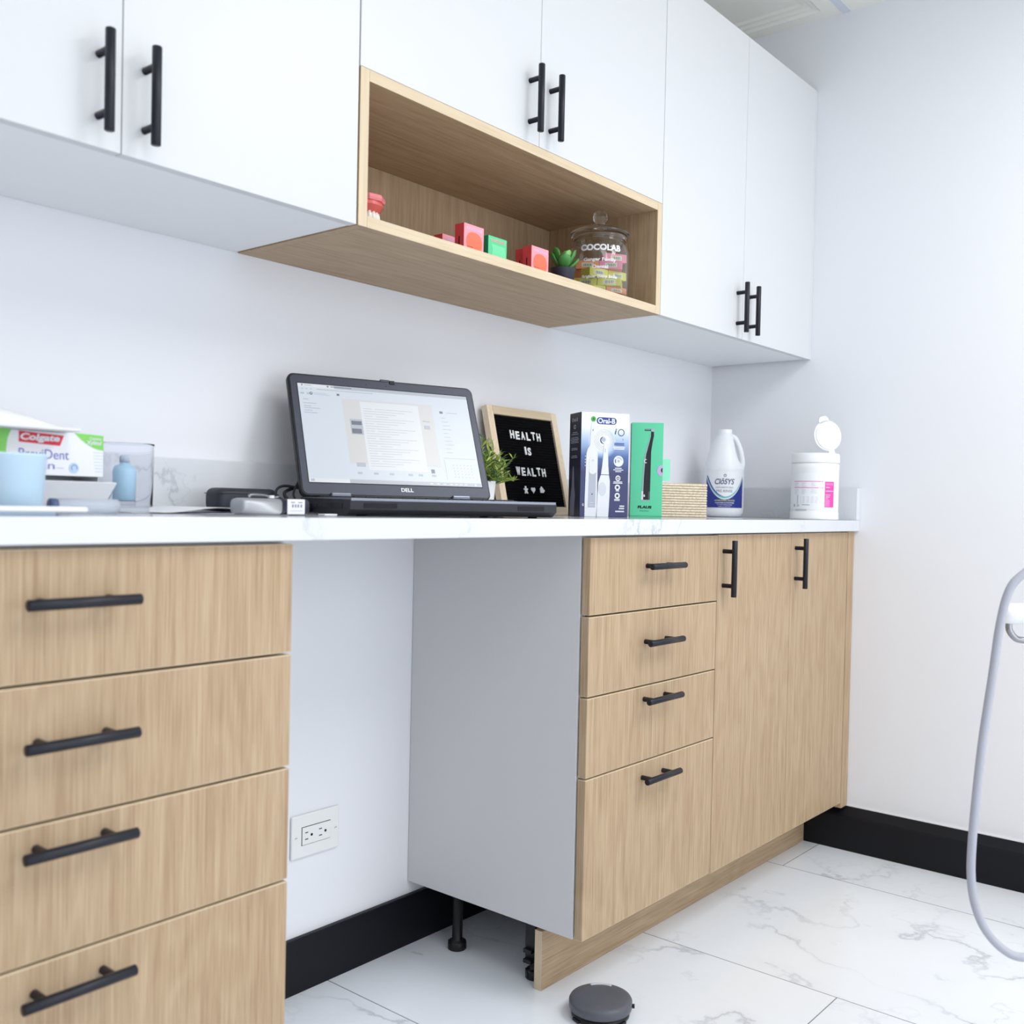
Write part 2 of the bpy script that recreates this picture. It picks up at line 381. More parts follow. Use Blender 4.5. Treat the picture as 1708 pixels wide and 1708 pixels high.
# ------------------------------------------------------------------ wall cabinets
def wall_cab(x0, x1, z0, seam, hz, label, fill=0, off=(.0307, .0307)):
    cx = (x0+x1)/2; t = thing('wall_cabinet', label, 'cabinet', (cx, 0, z0), 0, 'white wall cabinets above the worktop')
    carcass('cabinet_body', t, x0-cx+.0005, x1-fill-cx-.0005, YU+.0185, .0012, ZT-z0, M_body)
    for xa, xb, hx in ((x0, seam, seam-off[0]), (seam, x1-fill, seam+off[1])):
        d = slab('door', t, xa-cx+.0006, xb-cx-.0006, 0, ZT-z0, YU, .017, M_white, M_white, .0009); handle(d, hx-cx, hz-z0, True)
    if fill: slab('filler_panel', t, x1-fill-cx, x1-.0005-cx, 0, ZT-z0, YU, .018, M_white, M_white)
    return t
wall_cab(-2.458, -1.6855, ZU, -2.0711, 1.447, 'large white two-door wall cabinet at the left, both tall black handles near its middle seam')
wall_cab(-1.684, -.804, 1.6185, -1.2419, 1.695, 'shorter white two-door wall cabinet directly above the open oak shelf')
wall_cab(-.8035, 0, ZU, -.4165, 1.4444, 'tall white wall cabinet between the oak shelf and the right wall', .012)

sh = thing('open_shelf', 'open oak box shelf set under the middle white wall cabinet', 'shelf', (-1.244, 0, ZU))
t_ = .0182; a, e = -.4385, .4395; H = 1.618-ZU
def board(name, x0, x1, y0, y1, z0, z1, m, em, axis):
    b = MB().box(x0, x1, y0, y1, z0, z1, m, .0006); k = b.mi(em)
    for i, f in enumerate(b.f):
        vs = [b.v[j] for j in f]; nr = (vs[1]-vs[0]).cross(vs[2]-vs[1])
        if nr.length and abs(nr.normalized().y) > .8: b.m[i] = k
    return b.build(name, sh)
board('bottom_board', a+t_, e-t_, YU, -.001, 0, t_, woodX, woodE, 0); board('top_board', a+t_, e-t_, YU, -.001, H-t_, H, woodX, woodE, 0)
board('side_board', a, a+t_, YU, -.001, 0, H, woodZ, woodEZ, 0); board('side_board', e-t_, e, YU, -.001, 0, H, woodZ, woodEZ, 0)
board('back_board', a+t_, e-t_, -.012, -.001, t_, H-t_, woodZ, woodZ, 0)
SZ = ZU+t_

# ------------------------------------------------------------------ outlet
o = thing('wall_outlet', 'white double socket outlet lying sideways on the wall in the knee space', 'outlet', (-1.492, 0, .2975))
MB().box(-.057, .057, -.0065, -.0005, -.0415, .0415, M_plate, .003).build('cover_plate', o)
b = MB().box(-.0335, .0335, -.0085, -.0064, -.0168, .0168, M_plate, .0008)
b.box(-.0345, .0345, -.0067, -.0062, -.0178, .0178, M_gap)
for s in (-1, 1):
    cx = s*.0165-.003
    b.box(cx-.008, cx-.001, -.0088, -.0084, .0055, .0072, M_gap); b.box(cx-.008, cx-.0005, -.0088, -.0084, -.0072, -.0055, M_gap)
    b.cyl((cx+.0075, -.0084, 0), (cx+.0075, -.0089, 0), .0026, M_gap, n=16)
b.build('socket_face', o)
for s in (-1, 1):
    b = MB(); b.cyl((s*.0475, -.0064, 0), (s*.0475, -.0074, 0), .0028, M_plate, n=18); b.box(s*.0475-.0024, s*.0475+.0024, -.0076, -.0073, -.0004, .0004, M_gap); b.build('screw', o)

# ------------------------------------------------------------------ laptop
M_lapd = mat('dark_grey_laptop_plastic', (70, 73, 86), .42, metal=.2)
M_lapb = mat('graphite_base_plastic', (28, 30, 38), .45)
M_lapm = mat('brushed_grey_metal', (128, 132, 145), .35, metal=.7)
M_scr = mat('lit_laptop_screen', (20, 20, 22), .25, emit=(224, 234, 246), es=.68)
M_s1 = mat('screen_pale_grey', (20, 20, 22), .25, emit=(192, 200, 212), es=.68)
M_s2 = mat('screen_dark_grey', (20, 20, 22), .25, emit=(120, 128, 142), es=.68)
M_s3 = mat('screen_white', (20, 20, 22), .25, emit=(238, 243, 250), es=.68)
M_s4 = mat('screen_cream', (20, 20, 22), .25, emit=(224, 226, 228), es=.68)
M_s5 = mat('screen_teal', (20, 20, 22), .25, emit=(60, 110, 120), es=.68)
LW, LH, LD = .372, .240, .234
lp = thing('laptop', 'open black laptop with a lit screen standing on the worktop above the knee space', 'laptop', (-1.644, -.139, .9152), -.3355)
b = MB(); hb = .027
# base: wedge with undercut front
pr = [(-LD, .0105), (-LD, hb-.004), (-LD+.002, hb-.002), (0, hb), (0, .006), (-.012, .002), (-LD+.014, .002)]
vs = [(x, y, z) for x in (0, LW) for y, z in pr]; n = len(pr)
b.add(vs, [[i, (i+1) % n, n+(i+1) % n, n+i] for i in range(n)]+[list(range(n))[::-1], list(range(n, 2*n))], M_lapb)
b.build('base', lp)
b = MB(); b.box(.001, LW-.001, -LD+.0005, -.001, hb-.0035, hb+.0008, M_lapm, .0006, T=Matrix.Translation((0, 0, 0))); b.build('palm_rest', lp)
b = MB(); b.box(.02, LW-.02, -.135, -.022, hb+.0008, hb+.0022, M_lapb, .0006)
for r in range(5):
    for q in range(15): b.box(.024+q*.0218, .0245+q*.0218+.0185, -.130+r*.0212, -.130+r*.0212+.018, hb+.002, hb+.0038, M_blackp, .0006)
b.build('keyboard', lp)
fr = frame((0, -LD, 0), (1, 0, 0), (0, 0, 1), (0, -1, 0))
for x0, w_ in ((.022, .055), (.295, .052)):
    b = MB()
    b.rect(fr, x0, x0+w_, .0125, .0205, M_gap, .0006)
    for q in range(22): b.rect(fr, x0+.001+q*w_/22, x0+.001+q*w_/22+.0009, .0125, .0205, M_lapb, .0012)
    b.build('speaker_grille', lp)
b = MB(); fr = frame((0, 0, 0), (0, -1, 0), (0, 0, 1), (-1, 0, 0))
b.rect(fr, .012, .030, .011, .021, M_gap, .0006); b.rect(fr, .04, .055, .012, .0175, M_gap, .0006); b.rect(fr, .065, .085, .012, .0175, M_gap, .0006)
b.rect(fr, .10, .20, .0115, .020, M_blackp, .0006); b.rect(fr, .105, .150, .0125, .019, M_gap, .0009); b.build('side_ports', lp)
for x in (.03, LW-.03):
    for y in (-.03, -LD+.03): MB().cyl((x, y, 0), (x, y, .0030), .008, M_rubber, n=16).build('rubber_foot', lp)
# lid
lid = Matrix.Translation((0, -.004, hb+.003)) @ Matrix.Rotation(-math.radians(22.8), 4, 'X')
def rr(x0, x1, y0, y1, r, n=6):
    P = []
    for cx_, cy_, a in ((x1-r, y1-r, 0), (x0+r, y1-r, PI/2), (x0+r, y0+r, PI), (x1-r, y0+r, 1.5*PI)):
        for i in range(n+1): P.append((cx_+r*math.cos(a+i*PI/2/n), cy_+r*math.sin(a+i*PI/2/n)))
    return P
def lf(x, y, d=0): return lid @ Vector((x, -d, y))
b = MB(); P = rr(0, LW, 0, LH, .013); n = len(P); q = rr(.002, LW-.002, .002, LH-.002, .011)
lay = [(q, -.012), (P, -.010), (P, -.002), (q, 0)]
vs = [lf(x, y, d) for pp, d in lay for x, y in pp]; fs = []
for k in range(3): fs += [[k*n+i, k*n+(i+1) % n, (k+1)*n+(i+1) % n, (k+1)*n+i] for i in range(n)]
fs += [list(range(n))[::-1], [3*n+i for i in range(n)]]; b.add(vs, fs, M_blackp); b.build('lid_shell', lp)
b = MB(); b.prism(rr(.004, LW-.004, .004, LH-.004, .010), lf, .0010, M_lapd)
b.box(.178, .196, -.002, .002, LH-.004, LH+.0005, M_lapd, T=lid); b.box(.196, .206, -.003, .002, LH-.008, LH-.001, M_blackp, .0005, T=lid)
for x in (.148, .188): b.disc(lf, x, LH-.013, .0009, .0009, M_gap, .0014)
b.text(lf, 'DELL', LW*.535, .0155, M_wp, w=.024, h=.0075, bold=.03, th=.0016)
b.prism([(.022+.0, .004), (LW-.06, .004), (LW-.06, .0115), (.022, .0115)], lf, .0013, M_lapb) if False else None
b.build('lid_bezel', lp)
sx0, sx1, sy0, sy1 = .0165, LW-.0165, .026, LH-.021
b = MB(); b.rect(lf, sx0-.0015, sx1+.0015, sy0-.0015, sy1+.0015, M_gap, .0012); b.rect(lf, sx0, sx1, sy0, sy1, M_scr, .0014)
SWd, SHt = sx1-sx0, sy1-sy0
def sr(x0, x1, y0, y1, m, th=.0017): b.rect(lf, sx0+x0*SWd, sx0+x1*SWd, sy1-y1*SHt, sy1-y0*SHt, m, th)
sr(0, 1, 0, .035, M_s1, .0015); sr(.0, .2, .003, .035, M_s3, .0016); sr(.02, .027, .01, .025, M_s2); sr(.035, .075, .014, .021, M_s1)
sr(.16, .17, .01, .025, M_s2); sr(.18, .30, .014, .021, M_s2)
for k in range(3): sr(.018+.024*k, .027+.024*k, .052, .060, M_s1)
sr(.10, .42, .050, .057, M_s1); sr(.01, .03, .095, .112, M_s1); sr(.045, .057, .095, .112, M_s1); sr(.08, .15, .092, .096, M_s1); sr(.08, .17, .106, .110, M_s1)
b.disc(lf, sx0+.068*SWd, sy1-.100*SHt, .0028, .0028, M_s5, .0017); b.disc(lf, sx0+.068*SWd, sy1-.100*SHt, .0013, .0013, M_s3, .0019)
sr(.21, .225, .085, .105, M_s2)
for y_, w_ in ((.16, .03), (.20, .07), (.23, .04), (.25, .09), (.275, .045), (.298, .07)): sr(.02, .02+w_, y_, y_+.007, M_s1)
sr(.235, .245+.52, .13, .80, M_s4, .0016); sr(.335, .68, .15, .86, M_s3, .0018)
sr(.265, .335, .34, .50, M_s1, .0018); sr(.272, .33, .36, .40, M_s2, .0020); sr(.27, .325, .44, .49, M_s2, .0020)
for k in range(24): sr(.35, .35+.05+.02*((k*7) % 3), .22+k*.026, .2235+k*.026, M_s1, .002); sr(.42, .64-(.05*((k*5) % 4)), .22+k*.026, .2235+k*.026, M_s1, .002)
sr(.70, .735, .36, .40, M_s1, .002); sr(.695, .74, .31, .32, M_s1, .002)
for k in range(10): sr(.815, .845+.008*((k*5) % 4), .26+k*.042, .265+k*.042, M_s1)
sr(.81, .83, .19, .215, M_s2); sr(.85, .92, .20, .207, M_s1)
for r_ in range(5):
    for q_ in range(6): sr(.84+q_*.022, .846+q_*.022, .77+r_*.032, .777+r_*.032, M_s1)
sr(.79, .792, .72, .93, M_s1); sr(.79, .99, .70, .704, M_s1)
for x_ in (.27, .36, .45, .56, .62, .70): sr(x_, x_+.025, .885, .905, M_s1, .002)
sr(.27, .32, .79, .83, M_s1, .002); sr(.70, .72, .83, .87, M_s2, .002)
sr(.22, 1, .962, 1, M_s1, .0018); sr(0, .22, .962, 1, M_s3, .0018); sr(.01, .03, .968, .990, M_s1, .002)
for x_ in (.68, .72, .76, .80, .83, .86, .89): sr(x_, x_+.018, .977, .985, M_s3, .002)
sr(.955, .965, .972, .99, M_s3, .002)
b.build('screen', lp)
for x in (.052, LW-.085):
    MB().box(x, x+.036, -.010, .004, hb-.002, hb+.010, M_lapm, .002).build('hinge', lp)

# ------------------------------------------------------------------ cables and power plug
cb = MB()
cb.tube([(-1.622, -.112, .958), (-1.648, -.10, .962), (-1.672, -.11, .955), (-1.684, -.13, .942), (-1.675, -.165, .930), (-1.655, -.185, .928)], .0024, M_rubber)
cb.tube([(-1.615, -.105, .964), (-1.640, -.10, .955), (-1.660, -.115, .948), (-1.668, -.14, .936), (-1.665, -.17, .929), (-1.650, -.19, .927)], .0030, M_rubber)
cb.tube([(-1.618, -.10, .972), (-1.634, -.11, .958), (-1.648, -.125, .945), (-1.655, -.15, .930), (-1.66, -.185, .922)], .0020, M_rubber)
cb.box(-1.70, -1.672, -.19, -.178, .9152, .9275, M_rubber, .002); cb.box(-1.674, -1.655, -.195, -.181, .919, .930, M_rubber, .003)
tag(cb.build('power_cable'), 'looped black cables and plug at the left edge of the laptop', 'cable')

# ------------------------------------------------------------------ letter board
bd = thing('letter_board', 'black felt letter board in a pale wood frame leaning on the wall', 'sign', (-1.052, -.086, .9155))
ti = math.radians(13.6); BT = Matrix.Rotation(-ti, 4, 'X')
BW = .251; BH = .253
def bf(x, y, d=0): return BT @ Vector((x, -d, y))
fw = .020
b = MB()
for x0, x1, y0, y1 in ((0, fw, 0, BH), (BW-fw, BW, 0, BH)): b.box(x0, x1, 0, .017, y0, y1, pine, .0012, T=BT)
for x0, x1, y0, y1 in ((fw, BW-fw, 0, fw), (fw, BW-fw, BH-fw, BH)): b.box(x0, x1, 0, .017, y0, y1, woodE, .0012, T=BT)
b.build('frame', bd)
M_felt = mat('black_felt', (5, 5, 8), .95, spec=.15, bump=.4, bscale=900)
b = MB(); b.box(fw, BW-fw, .006, .014, fw, BH-fw, M_felt, T=BT)
k = 0; z = fw+.002
while z < BH-fw-.004:
    b.box(fw+.0005, BW-fw-.0005, .0038, .0065, z, z+.0042, M_felt, .001, T=BT, seg=1); z += .0064
b.build('felt_panel', bd)
def bf2(x, y, d=0): return bf(x, y, d-.0036)
def letters(s, x0, x1, zc, h):
    n = len(s); wts = [.45 if ch == 'I' else 1.0 for ch in s]; tot = sum(wts)+.28*(n-1); u = (x1-x0)/tot; x = x0
    for i, ch in enumerate(s):
        w = wts[i]*u; m = MB(); m.text(bf2, ch, x+w/2, zc+[.0008, -.0006, 0, -.001, .0012, -.0004][i % 6], M_wp, w=w*.92, h=h, bold=.035, th=.0018, both=True)
        m.build('letter', bd); x += w+.28*u
letters('HEALTH', .27*BW, .71*BW, .745*BH, .0195); letters('IS', .445*BW, .535*BW, .60*BH, .019); letters('WEALTH', .275*BW, .70*BW, .405*BH, .0195)
m = MB(); cx, cz = .37*BW, .235*BH
m.disc(bf2, cx, cz+.006, .0028, .0028, M_wp, .0018); m.prism([(cx-.007, cz+.003), (cx+.007, cz+.003), (cx+.007, cz-.0002), (cx+.0035, cz-.001), (cx+.006, cz-.009), (cx+.002, cz-.009), (cx, cz-.004), (cx-.002, cz-.009), (cx-.006, cz-.009), (cx-.0035, cz-.001), (cx-.007, cz-.0002)], bf2, .0018, M_wp); m.build('person_symbol', bd)
m = MB(); cx = .475*BW; H_ = []
for i in range(32):
    a_ = 2*PI*i/32; H_.append((cx+.0075*math.sin(a_)**3, cz+.00048*(13*math.cos(a_)-5*math.cos(2*a_)-2*math.cos(3*a_)-math.cos(4*a_))))
m.prism(H_, bf2, .0018, M_wp); m.build('heart_symbol', bd)
m = MB(); cx = .60*BW; m.prism([(cx-.006, cz-.006), (cx+.006, cz-.006), (cx+.006, cz+.005), (cx-.006, cz+.005)], bf2, .0018, M_wp); m.disc(bf2, cx, cz+.0062, .0028, .0028, M_wp, .0018); m.disc(bf2, cx+.0072, cz-.001, .0026, .0026, M_wp, .0018); m.build('puzzle_symbol', bd)

# ------------------------------------------------------------------ potted herb behind the laptop
M_pot = mat('white_ceramic', (240, 241, 243), .25)
M_g1 = mat('light_green_leaf', (172, 186, 84), .5, sss=.0); M_g2 = mat('mid_green_leaf', (112, 146, 62), .5); M_g3 = mat('dark_green_leaf', (66, 98, 62), .5)
M_soil = mat('soil', (60, 48, 38), .95)
pl = thing('potted_plant', 'small bushy green plant in a white pot between laptop and letter board', 'plant', (-1.200, -.152, .9152))
b = MB(); b.lathe([(0, 0), (.022, 0), (.024, .002), (.0295, .068), (.030, .070), (.028, .070), (.0265, .058), (0, .058)], M_pot); b.build('pot', pl)
b = MB(); rnd = random.Random(3)
stems = []
for k in range(74):
    a_ = rnd.uniform(0, 2*PI); rr_ = rnd.uniform(0, .020); tilt = rnd.uniform(.0, 1.15); L_ = rnd.uniform(.055, .112)*(1-.22*tilt)*(1-.18*max(0, math.cos(a_+.9))*tilt)
    p0 = Vector((rr_*math.cos(a_), rr_*math.sin(a_), .056)); d = Vector((math.cos(a_)*math.sin(tilt), math.sin(a_)*math.sin(tilt), math.cos(tilt)))
    p1 = p0+d*L_*.5+Vector((0, 0, .004)); p2 = p0+d*L_+Vector((0, 0, -.012*tilt)); b.tube([p0, p1, p2], .0009, M_g2, n=5, sub=3); stems.append((p0, p1, p2, d))
b.build('stems', pl)
b = MB()
for p0, p1, p2, d in stems:
    for j in range(19):
        t = .20+.80*j/18; p = p0*(1-t)**2+p1*2*t*(1-t)+p2*t*t
        a_ = rnd.uniform(0, 2*PI); e = Vector((math.cos(a_), math.sin(a_), rnd.uniform(.1, .9))).normalized(); e = (e+d*.5).normalized()
        L_ = rnd.uniform(.012, .024); w = e.cross(Vector((rnd.uniform(-1, 1), rnd.uniform(-1, 1), rnd.uniform(-1, 1)))).normalized()*rnd.uniform(.0013, .0022)
        q1 = p+e*L_*.5; q2 = p+e*L_+Vector((0, 0, -.003)); up_ = w.cross(e).normalized()*.0005
        b.add([p-w*.4, p+w*.4, q1+w, q1-w, q2, q1+up_*1.5], [[0, 1, 2, 5], [0, 5, 3], [3, 5, 4], [5, 2, 4]], [M_g1, M_g1, M_g2, M_g3][rnd.randrange(4)])
tag(b.build('foliage', pl))

# ------------------------------------------------------------------ electric toothbrush box
def navy_mat():
    m = bpy.data.materials.new('printed_white_to_navy_card'); m.use_nodes = True; nt = m.node_tree; b = nt.nodes['Principled BSDF']; N = nt.nodes.new; Lk = nt.links.new
    tc = N('ShaderNodeTexCoord'); sp = N('ShaderNodeSeparateXYZ'); Lk(tc.outputs['Object'], sp.inputs[0])
    # radial rings around the brush head picture
    dx = N('ShaderNodeVectorMath'); dx.operation = 'DISTANCE'; dx.inputs[1].default_value = (.049, 0, .158); Lk(tc.outputs['Object'], dx.inputs[0])
    mr = N('ShaderNodeMapRange'); mr.inputs['From Min'].default_value = .012; mr.inputs['From Max'].default_value = .034; mr.inputs['To Min'].default_value = .055; mr.inputs['To Max'].default_value = 0; Lk(dx.outputs['Value'], mr.inputs['Value'])
    ad = N('ShaderNodeMath'); Lk(sp.outputs[2], ad.inputs[0]); Lk(mr.outputs[0], ad.inputs[1])
    r = N('ShaderNodeValToRGB'); m2 = N('ShaderNodeMapRange'); m2.inputs['From Min'].default_value = .09; m2.inputs['From Max'].default_value = .215; Lk(ad.outputs[0], m2.inputs['Value'])
    e = r.color_ramp.elements; e[0].color = lin((42, 46, 98)); e[0].position = .05; e[1].color = lin((240, 243, 248)); e[1].position = .86
    k = e.new(.34); k.color = lin((70, 100, 160)); k = e.new(.60); k.color = lin((165, 190, 222)); Lk(m2.outputs[0], r.inputs[0]); Lk(r.outputs[0], b.inputs['Base Color']); b.inputs['Roughness'].default_value = .35
    return m
M_ob = navy_mat(); M_navy = mat('navy_card', (34, 37, 58), .4); M_blue = mat('royal_blue_print', (34, 62, 140), .4); M_pg = mat('brush_grey_print', (176, 183, 196), .4)
M_pg2 = mat('pale_grey_print', (206, 211, 220), .4); M_green = mat('green_print', (86, 176, 70), .5); M_bw = mat('brush_white_print', (226, 228, 234), .4); M_dkb = mat('dark_blue_print', (30, 48, 100), .4)  # pale grey print for brush details and small text
OW, OD, OH = .113, .068, .2255
ob = thing('toothbrush_box', 'white and navy electric toothbrush box standing right of the letter board', 'box', (-.994, -.25, .9152), math.radians(-31.2))
b = MB(); b.box(0, OW, 0, OD, 0, OH, M_ob, .0008)
k = b.mi(M_navy)
for i, f in enumerate(b.f):
    vs = [b.v[j] for j in f]; nr = (vs[1]-vs[0]).cross(vs[2]-vs[1])
    if nr.length and abs(nr.normalized().x) > .7: b.m[i] = k
fr = frame((0, 0, 0), (1, 0, 0), (0, 0, 1), (0, -1, 0)); E1 = .0003
def U(px): return (px-228)/(948-228)*OW
def V(py): return OH-(py-90)/(1650-90)*OH
def pp(pts): return [(U(x), V(y)) for x, y in pts]
b.prism(rr(U(452), U(752), V(262), V(158), .0072), fr, E1, M_blue); b.text(fr, 'Oral-B', U(600), V(210), M_bw, w=U(725)-U(465), h=.0115, bold=.035, th=.0007)
b.text(fr, 'i', U(742), V(362), M_dkb, h=.0125, bold=.02, shear=.2, th=.0005); b.ring(fr, U(825), V(374), .0062, .0078, M_dkb, .0005)
b.text(fr, '2', U(852), V(478), M_blue, h=.004, th=.0005)
for k_ in range(2): b.rect(fr, U(725), U(875), V(545+k_*22), V(532+k_*22), M_blue, .0004)
for k_ in range(2): b.rect(fr, U(710+8*k_), U(885-8*k_), V(605+k_*24), V(590+k_*24), M_bw, .0004)
for r_ in (.0135, .0165, .0195, .0225): b.ring(fr, U(570), V(500), r_, r_+.0008, M_pg, .00035)
# left brush
b.disc(fr, U(405), V(190), .0058, .006, M_green, .0006); b.disc(fr, U(405), V(190), .0028, .003, mat('dark_green_print', (40, 120, 50), .5), .0008)
b.prism(pp([(382, 230), (430, 230), (440, 300), (428, 420), (420, 600), (360, 600), (368, 430), (372, 300)][::-1]), fr, .0007, M_bw)
b.prism(pp([(330, 630), (360, 590), (425, 590), (465, 640), (478, 700), (480, 1500), (470, 1648), (300, 1648), (298, 1400), (310, 700)][::-1]), fr, .0009, M_bw)
b.prism(pp([(355, 900), (460, 900), (455, 1510), (345, 1510)][::-1]), fr, .0011, M_pg)
b.prism(rr(U(352), U(460), V(1010), V(745), .0075), fr, .0013, M_bw); b.ring(fr, U(405), V(805), .0015, .0023, M_pg, .0015); b.disc(fr, U(405), V(962), .001, .0006, M_pg, .0015)
b.disc(fr, U(405), V(1310), .0013, .0016, M_dkb, .0014)
for y_ in (1432, 1470): b.rect(fr, U(372), U(432), V(y_+8), V(y_), M_pg2, .0014)
for y_ in (740, 790, 830, 880): b.rect(fr, U(290), U(306), V(y_+14), V(y_), M_pg2, .0007)
b.rect(fr, U(395), U(403), V(370), V(340), M_dkb, .0009)
# right brush
b.ring(fr, U(560), V(500), .0058, .0078, M_dkb, .0006); b.disc(fr, U(575), V(498), .0072, .0078, M_bw, .0007); b.disc(fr, U(562), V(490), .0048, .0048, M_pg, .0009)
b.prism(pp([(568, 540), (620, 540), (632, 700), (640, 880), (652, 1010), (532, 1010), (548, 880), (562, 700)][::-1]), fr, .0009, M_bw)
b.prism(pp([(530, 1020), (652, 1020), (668, 1110), (668, 1300), (655, 1648), (480, 1648), (488, 1300), (495, 1130)][::-1]), fr, .0009, M_bw)
b.rect(fr, U(532), U(652), V(1024), V(1016), M_pg, .0011); b.disc(fr, U(556), V(1232), .0092, .0152, M_pg2, .0011); b.rect(fr, U(584), U(594), V(680), V(625), M_pg, .0011)
b.disc(fr, U(793), V(805), .0116, .012, M_bw, .0006); b.ring(fr, U(793), V(805), .0065, .0085, M_pg, .0009, a0=.3, a1=2.2); b.ring(fr, U(793), V(805), .0065, .0085, M_dkb, .0009, a0=2.6, a1=3.7); b.disc(fr, U(793), V(805), .003, .003, M_pg, .0009)
for y_, w_ in ((905, 50), (930, 75), (955, 45)): b.rect(fr, U(793-w_), U(793+w_), V(y_+12), V(y_), M_bw, .0005)
b.disc(fr, U(790), V(1062), .0058, .0062, M_bw, .0006); b.ring(fr, U(790), V(1062), .002, .0036, M_navy, .0009)
for y_, w_ in ((1110, 65), (1130, 70)): b.rect(fr, U(790-w_), U(790+w_), V(y_+12), V(y_), M_bw, .0005)
for y_ in (1200, 1325): b.disc(fr, U(785), V(y_), .0062, .0064, M_bw, .0006); b.disc(fr, U(785), V(y_), .0028, .003, M_navy, .0009)
b.rect(fr, U(760), U(812), V(1258), V(1246), M_bw, .0005)
for y_ in (1372, 1390): b.rect(fr, U(742), U(824), V(y_+12), V(y_), M_bw, .0005)
for y_, w_ in ((1470, 70), (1505, 80), (1550, 135)): b.rect(fr, U(895-w_), U(895), V(y_+22), V(y_), M_pg2, .0005)
b.text(frame((0, 0, 0), (0, 0, 1), (-1, 0, 0), (0, -1, 0)), 'iO', V(1470), -U(275), M_bw, h=.004, bold=.03, th=.0005)
# side panel print (left side)
fs_ = frame((0, OD, 0), (0, -1, 0), (0, 0, 1), (-1, 0, 0))
b.text(fs_, 'Oral-B', .031, .2105, M_pg, w=.034, h=.008, bold=.02); b.text(fs_, 'iO', .031, .195, M_pg2, h=.0095, bold=.01)
for y_, w_ in ((.182, .014), (.178, .02), (.1705, .02), (.167, .024), (.1635, .02), (.160, .022), (.1475, .016), (.1445, .018), (.131, .014), (.1275, .018)): b.rect(fs_, .031-w_, .031+w_, y_, y_+.0013, M_pg, .0003)
b.prism([(.012, .001), (.036, .001), (.037, .030), (.040, .045), (.034, .065), (.029, .105), (.027, .110), (.023, .105), (.020, .065), (.014, .045), (.011, .030)], fs_, .0004, mat('grey_print', (120, 124, 140), .4))
b.build('carton', ob)

# ------------------------------------------------------------------ green flosser box
M_gb = mat('mint_green_card', (100, 214, 168), .45); M_gd = mat('dark_green_edge', (16, 96, 84), .5); M_ink = mat('black_print', (28, 30, 36), .4)
M_lil = mat('lilac_print', (206, 178, 226), .4); M_mint = mat('pale_mint_card', (150, 240, 200), .45)
GW, GD, GH = .0715, .045, .2125
gb = thing('flosser_box', 'green box with a black flosser picture beside the toothbrush box', 'box', (-.8500, -.2825, .9152), math.radians(-53.5))
b = MB(); b.box(0, GW, 0, GD, 0, GH, M_gb, .0006); k = b.mi(M_gd)
for i, f in enumerate(b.f):
    vs = [b.v[j] for j in f]; nr = (vs[1]-vs[0]).cross(vs[2]-vs[1])
    if nr.length and nr.normalized().x < -.7: b.m[i] = k
fr = frame((0, 0, 0), (1, 0, 0), (0, 0, 1), (0, -1, 0))
def U(px): return (px-110)/(605-110)*GW
def V(py): return GH-(py-145)/(1655-145)*GH
b.prism(pp([(415, 285), (455, 285), (458, 350), (440, 450), (420, 600), (418, 1000), (415, 1370), (310, 1370), (318, 1000), (330, 800), (345, 640), (385, 480), (410, 370)][::-1]), fr, .0006, M_ink)
b.prism(pp([(398, 330), (408, 340), (385, 480), (345, 640), (325, 800), (318, 1000), (310, 1240), (290, 1240), (300, 1000), (310, 740), (345, 560), (380, 450)][::-1]), fr, .0005, M_pg)
b.rect(fr, U(282), U(312), V(1370), V(1235), M_bw, .0007); b.rect(fr, U(390), U(416), V(1370), V(1240), mat('dark_grey_print', (84, 88, 96), .4), .0008)
b.rect(fr, U(282), U(415), V(1385), V(1372), M_pg, .0006); b.rect(fr, U(315), U(415), V(275), V(248), M_ink, .0007); b.disc(fr, U(440), V(265), .0042, .0034, M_pg, .0009)
b.rect(fr, U(318), U(405), V(262), V(254), M_pg, .0009)
b.ring(fr, U(342), V(757), .0026, .0046, M_bw, .0009, a0=1.2, a1=5.2); b.disc(fr, U(328), V(1306), .0017, .003, M_bw, .0009)
b.text(fr, 'FLAUS', U(338), V(1487), M_ink, w=U(447)-U(230), h=.0062, bold=.06, shear=.1, th=.0005)
b.text(fr, 'Electric Flosser', U(338), V(1546), M_gd, w=U(408)-U(268), h=.0027, th=.0005)
b.prism([(GW-.0005+.012*math.cos(a_), V(905)+.0125*math.sin(a_)) for a_ in [PI/2+i*PI/16 for i in range(17)]], fr, .0005, M_lil)
b.prism([(GW-.0005+.0035*math.cos(a_), V(897)+.0052*math.sin(a_)) for a_ in [PI/2+i*PI/12 for i in range(13)]], fr, .0008, M_ink)
b.rect(fr, U(112), U(603), V(1632), V(1628), M_gd, .0004)
b.build('carton', gb)
b = MB(); b.prism(rr(GW+.0003, GW+.0165, .083, .132, .003), frame((0, 0, 0), (1, 0, 0), (0, 0, 1), (0, -1, 0)), -.0012, M_mint); b.build('side_tab', gb)

